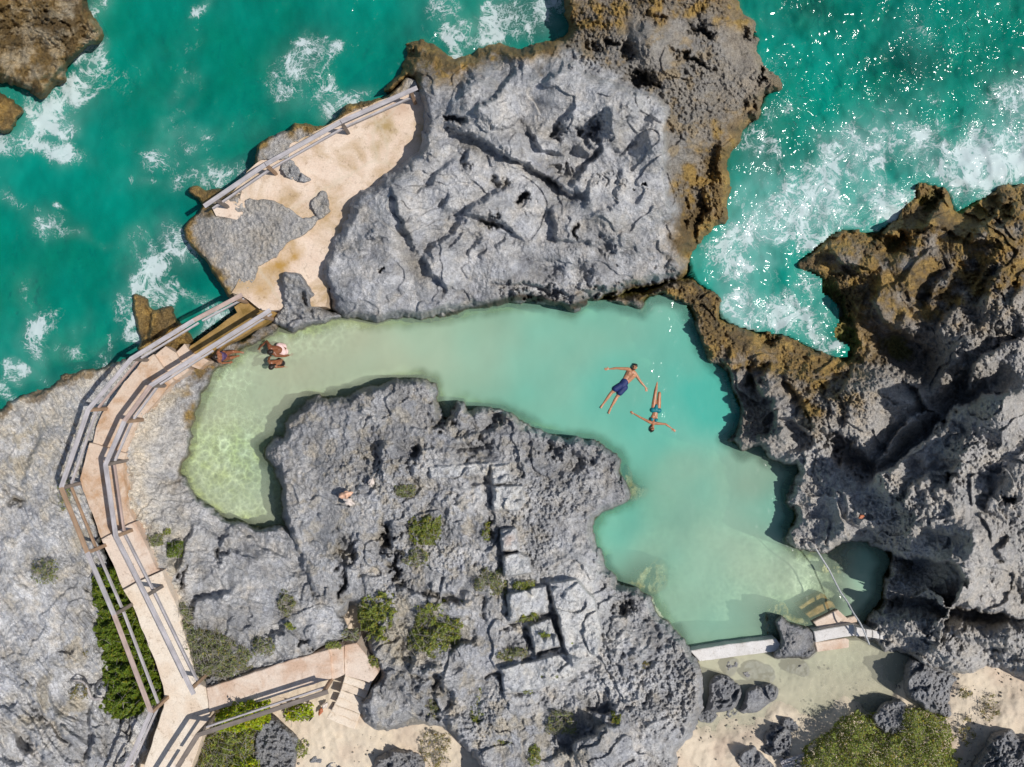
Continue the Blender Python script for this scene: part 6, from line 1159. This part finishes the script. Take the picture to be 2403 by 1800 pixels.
for q in (-1, 1): pr.append((ch + lat * q * .07 - ax * .01 + UPV * .05, .055, ch + lat * q * .06 + ax * .05 + UPV * .045, .05))
arm(pr, shL, f(505, 332, .0), f(380, 345, -.01), f(282, 350, .02), ts=-1); arm(pr, shR, f(930, 575, .0), f(1010, 662, -.01), f(1045, 772, .0), ts=1)
leg(pr, f(560, 655, -.03), f(412, 765, -.01), f(268, 960, -.01), f(222, 1035, .04)); leg(pr, f(640, 690, -.03), f(515, 830, -.01), f(398, 1035, -.01), f(364, 1135, .04))
fuse("body", pr, SK1, .0085, 3, root); face_bits(root, hc, hu, hf, hr)
fuse("hair", [(hc + hu * .045 - hf * .012, .080, hc + hu * .010 - hf * .035, .083), (hc + hu * .075 + hf * .02 - hr * .03, .045, hc + hu * .075 + hf * .02 + hr * .03, .045)], HAIR, .007, 2, root)
fuse("beard", [(hc - hu * .062 + hf * .048 - hr * .034, .026, hc - hu * .082 + hf * .052, .026), (hc - hu * .062 + hf * .048 + hr * .034, .026, hc - hu * .082 + hf * .052, .026), (hc - hu * .034 + hf * .086 - hr * .018, .006, hc - hu * .034 + hf * .086 + hr * .018, .006)], HAIRB, .006, 2, root)
fuse("shorts", [(f(650, 572, -.01), .13, pe, .142, .78, lat), (f(570, 640, -.02), .112, f(480, 698, -.0), .102), (f(645, 670, -.02), .112, f(560, 765, .0), .102)], CL_NAVY, .009, 3, root)
# --- the floating woman
root = empty("person", f(1180, 1100, 0), label="floating woman on her back in a teal bikini, head at the lower side", cat="person")
pr = []; hc = f(1132, 1395, .04); up = f(1122, 1450, 0) - f(1145, 1330, 0); fa = Vector((.12, .1, 1)); hu, hf, hr = head(pr, hc, up, fa, .95)
neck = f(1150, 1312, -.01); ch = f(1158, 1245, .0); wa = f(1178, 1155, -.01); pe = f(1192, 1065, -.02); ax = (pe - ch).normalized(); lat = ax.cross(UPV).normalized()
pr.append((hc - hu * .055, .042, neck, .046)); shL = f(1090, 1285, .0); shR = f(1212, 1308, .0)
pr.append((shL.lerp(shR, .1), .052, shL.lerp(shR, .9), .052, .9)); pr.append((neck, .07, ch, .10, .75, lat))
for q in (-1, 1): pr.append((ch + lat * q * .05, .080, wa + lat * q * .026, .066, .85, lat)); pr.append((ch + lat * q * .065 + UPV * .05, .055, ch + lat * q * .065 + ax * .02 + UPV * .05, .055))
pr.append((wa, .088, pe, .10, .8, lat)); pr.append((pe - lat * .07, .085, pe + lat * .07, .085))
arm(pr, shL, f(930, 1205, .0), f(812, 1137, .0), f(740, 1092, .03), .84, ts=1, curl=.8); arm(pr, shR, f(1370, 1320, .0), f(1475, 1392, -.01), f(1558, 1460, .02), .84, ts=-1)
leg(pr, f(1150, 1020, -.04), f(1185, 800, .0), f(1222, 570, -.03), f(1238, 462, -.01), .93); leg(pr, f(1240, 1025, -.04), f(1262, 780, -.0), f(1205, 640, -.32), f(1190, 560, -.42), .93)
fuse("body", pr, SK2, .0085, 3, root); face_bits(root, hc, hu, hf, hr, .92)
fuse("hair", [(hc + hu * .04 - hf * .02, .082, hc - hu * .01 - hf * .04, .076), (hc + hu * .09 - hf * .04, .04, hc + hu * .13 - hf * .05, .02)], HAIR, .007, 2, root)
fuse("bikini_bottom", [(f(1140, 1070, .0), .088, f(1250, 1080, .0), .088, .95), (f(1195, 1055, .005), .095, f(1205, 1000, .01), .060, .9)], CL_TEAL, .008, 3, root)
fuse("bikini_top", [(ch + lat * q * .066 + UPV * .058, .053, ch + lat * q * .068 + ax * .018 + UPV * .056, .052) for q in (-1, 1)] + [(ch - lat * .12 + ax * .03 + UPV * .03, .02, ch + lat * .12 + ax * .03 + UPV * .03, .02), (ch - lat * .02 + ax * .03 + UPV * .085, .012, ch + lat * .02 + ax * .03 + UPV * .085, .012)], CL_TEAL, .006, 2, root)
# --- man bending forward in pinkish white shorts, standing in the pool
f = Q(0, 0, 7.373, 460, 760); root = empty("person", f(1480, 460, -.9), label="man in pinkish white swim shorts bending forward in the shallow pool", cat="person")
pr = []; hc = f(1290, 487, .50); hu, hf, hr = head(pr, hc, Vector((-.75, -.25, .55)), Vector((-.5, -.1, -.86)), 1.02)
shL = f(1262, 372, .40); shR = f(1385, 545, .38); mid = shL.lerp(shR, .5); pe = f(1500, 440, .05); wa = f(1430, 445, .24); lat = (shR - shL).normalized()
pr.append((hc - hu * .06, .052, mid + Vector((-.02, 0, .02)), .060)); pr.append((shL.lerp(shR, .1), .075, shL.lerp(shR, .9), .075)); pr.append((mid - lat * .07, .105, wa - lat * .04, .09, .9, lat)); pr.append((mid + lat * .07, .105, wa + lat * .04, .09, .9, lat)); pr.append((wa, .12, pe, .13, .85, lat))
arm(pr, shL, f(1225, 300, .25), f(1098, 412, .02), f(1107, 500, -.08), normal=Vector((0, 1, .3)), ts=1); arm(pr, shR, f(1525, 560, .18), f(1620, 540, -.04), f(1690, 515, -.10), ts=-1)
leg(pr, f(1500, 385, -.02), f(1470, 360, -.45), f(1500, 350, -.92), f(1450, 345, -.96)); leg(pr, f(1530, 480, -.02), f(1500, 500, -.45), f(1540, 500, -.92), f(1490, 500, -.96))
fuse("body", pr, SK3, .0095, 3, root)
fuse("hair", [(hc + hu * .03 - hf * .012, .084, hc - hu * .005 - hf * .035, .078)], HAIR, .008, 2, root)
fuse("shorts", [(f(1440, 385, .14), .11, f(1505, 400, .0), .12), (f(1490, 500, .12), .11, f(1535, 480, .0), .12), (f(1450, 400, .15), .115, f(1500, 490, .13), .115), (f(1505, 390, -.05), .11, f(1480, 365, -.35), .10), (f(1535, 485, -.05), .11, f(1505, 500, -.35), .10)], CL_WHITE, .010, 3, root)
# --- woman in black bikini standing in the pool
root = empty("person", f(1430, 680, -.9), label="woman in a black bikini standing in the pool, dark hair, back to the camera", cat="person")
pr = []; hc = f(1300, 752, .52); hu, hf, hr = head(pr, hc, Vector((-.35, -.3, .9)), Vector((-.7, -.5, -.5)), .95)
shL = f(1262, 645, .36); shR = f(1385, 745, .34); mid = shL.lerp(shR, .5); wa = f(1420, 665, .16); pe = f(1470, 660, -.04); lat = (shR - shL).normalized()
pr.append((hc - hu * .055, .042, mid, .050)); pr.append((shL.lerp(shR, .08), .056, shL.lerp(shR, .92), .056)); pr.append((mid - lat * .05, .085, wa - lat * .02, .075)); pr.append((mid + lat * .05, .085, wa + lat * .02, .075)); pr.append((wa, .09, pe, .11)); pr.append((pe - lat * .06, .095, pe + lat * .06, .095))
arm(pr, shL, f(1262, 595, .20), f(1285, 565, .02), f(1312, 545, -.05), .84, ts=1); arm(pr, shR, f(1470, 745, .12), f(1530, 738, -.02), f(1590, 755, -.06), .84, ts=-1)
leg(pr, f(1480, 630, -.1), f(1460, 610, -.5), f(1480, 610, -.92), f(1440, 600, -.96), .92); leg(pr, f(1490, 700, -.1), f(1470, 710, -.5), f(1490, 710, -.92), f(1450, 705, -.96), .92)
fuse("body", pr, SK4, .0095, 3, root)
fuse("hair", [(hc + hu * .02 - hf * .015, .088, hc - hu * .01 - hf * .04, .082), (hc - hf * .07 - hu * .04, .04, hc - hf * .10 - hu * .12, .028)], HAIR, .008, 2, root)
fuse("bikini_top", [(mid.lerp(wa, .5) - lat * .125, .026, mid.lerp(wa, .5) - lat * .05 + UPV * .075, .014), (mid.lerp(wa, .5) - lat * .05 + UPV * .075, .014, mid.lerp(wa, .5) + lat * .05 + UPV * .075, .014), (mid.lerp(wa, .5) + lat * .05 + UPV * .075, .014, mid.lerp(wa, .5) + lat * .125, .026), (shL + UPV * .05, .012, mid.lerp(wa, .5) - lat * .10 + UPV * .05, .012), (shR + UPV * .05, .012, mid.lerp(wa, .5) + lat * .10 + UPV * .05, .012)], CL_BLACK, .006, 2, root)
fuse("bikini_bottom", [(pe - lat * .065, .102, pe + lat * .065, .102), (wa.lerp(pe, .7) - lat * .04, .098, wa.lerp(pe, .7) + lat * .04, .098)], CL_BLACK, .008, 3, root)
# --- woman sitting on the rock ledge
root = empty("person", f(470, 560, .45), label="woman in a dark purple swimsuit sitting on the wet rock ledge under the bridge rail", cat="person")
pr = []; hc = f(352, 572, 1.15); hu, hf, hr = head(pr, hc, Vector((-.25, -.05, .95)), Vector((.8, .1, -.35)), .96)
shL = f(385, 490, .98); shR = f(400, 645, .96); mid = shL.lerp(shR, .5); wa = f(465, 560, .72); pe = f(490, 555, .55); lat = (shR - shL).normalized()
pr.append((hc - hu * .055, .042, mid, .050)); pr.append((shL.lerp(shR, .1), .058, shL.lerp(shR, .9), .058)); pr.append((mid - lat * .05, .088, wa - lat * .03, .08)); pr.append((mid + lat * .05, .088, wa + lat * .03, .08)); pr.append((wa, .10, pe, .12)); pr.append((pe - lat * .07, .10, pe + lat * .07, .10))
arm(pr, shL, f(395, 435, .75), f(420, 420, .55), f(450, 400, .50), .84, ts=1); arm(pr, shR, f(445, 680, .78), f(560, 672, .62), f(640, 655, .52), .84, ts=-1)
leg(pr, f(520, 515, .56), f(640, 480, .66), f(760, 488, .42), f(825, 500, .40), .92); leg(pr, f(520, 600, .56), f(600, 590, .68), f(700, 562, .42), f(748, 550, .38), .92)
fuse("body", pr, SK4, .0095, 3, root)
fuse("hair", [(hc + hu * .02 - hf * .015, .088, hc - hu * .01 - hf * .04, .082), (hc - hf * .06 - hu * .03, .05, hc - hf * .09 - hu * .14, .032)], HAIR, .008, 2, root)
fuse("swimsuit", [(mid.lerp(wa, .55) - lat * .055, .098, wa - lat * .03, .09), (mid.lerp(wa, .55) + lat * .055, .098, wa + lat * .03, .09), (wa, .108, pe, .128), (pe - lat * .05, .11, pe + lat * .05, .11), (mid.lerp(wa, .5) - lat * .07 + Vector((.07, 0, .03)), .05, mid.lerp(wa, .5) + lat * .07 + Vector((.07, 0, .03)), .05)], CL_PUR, .009, 3, root)
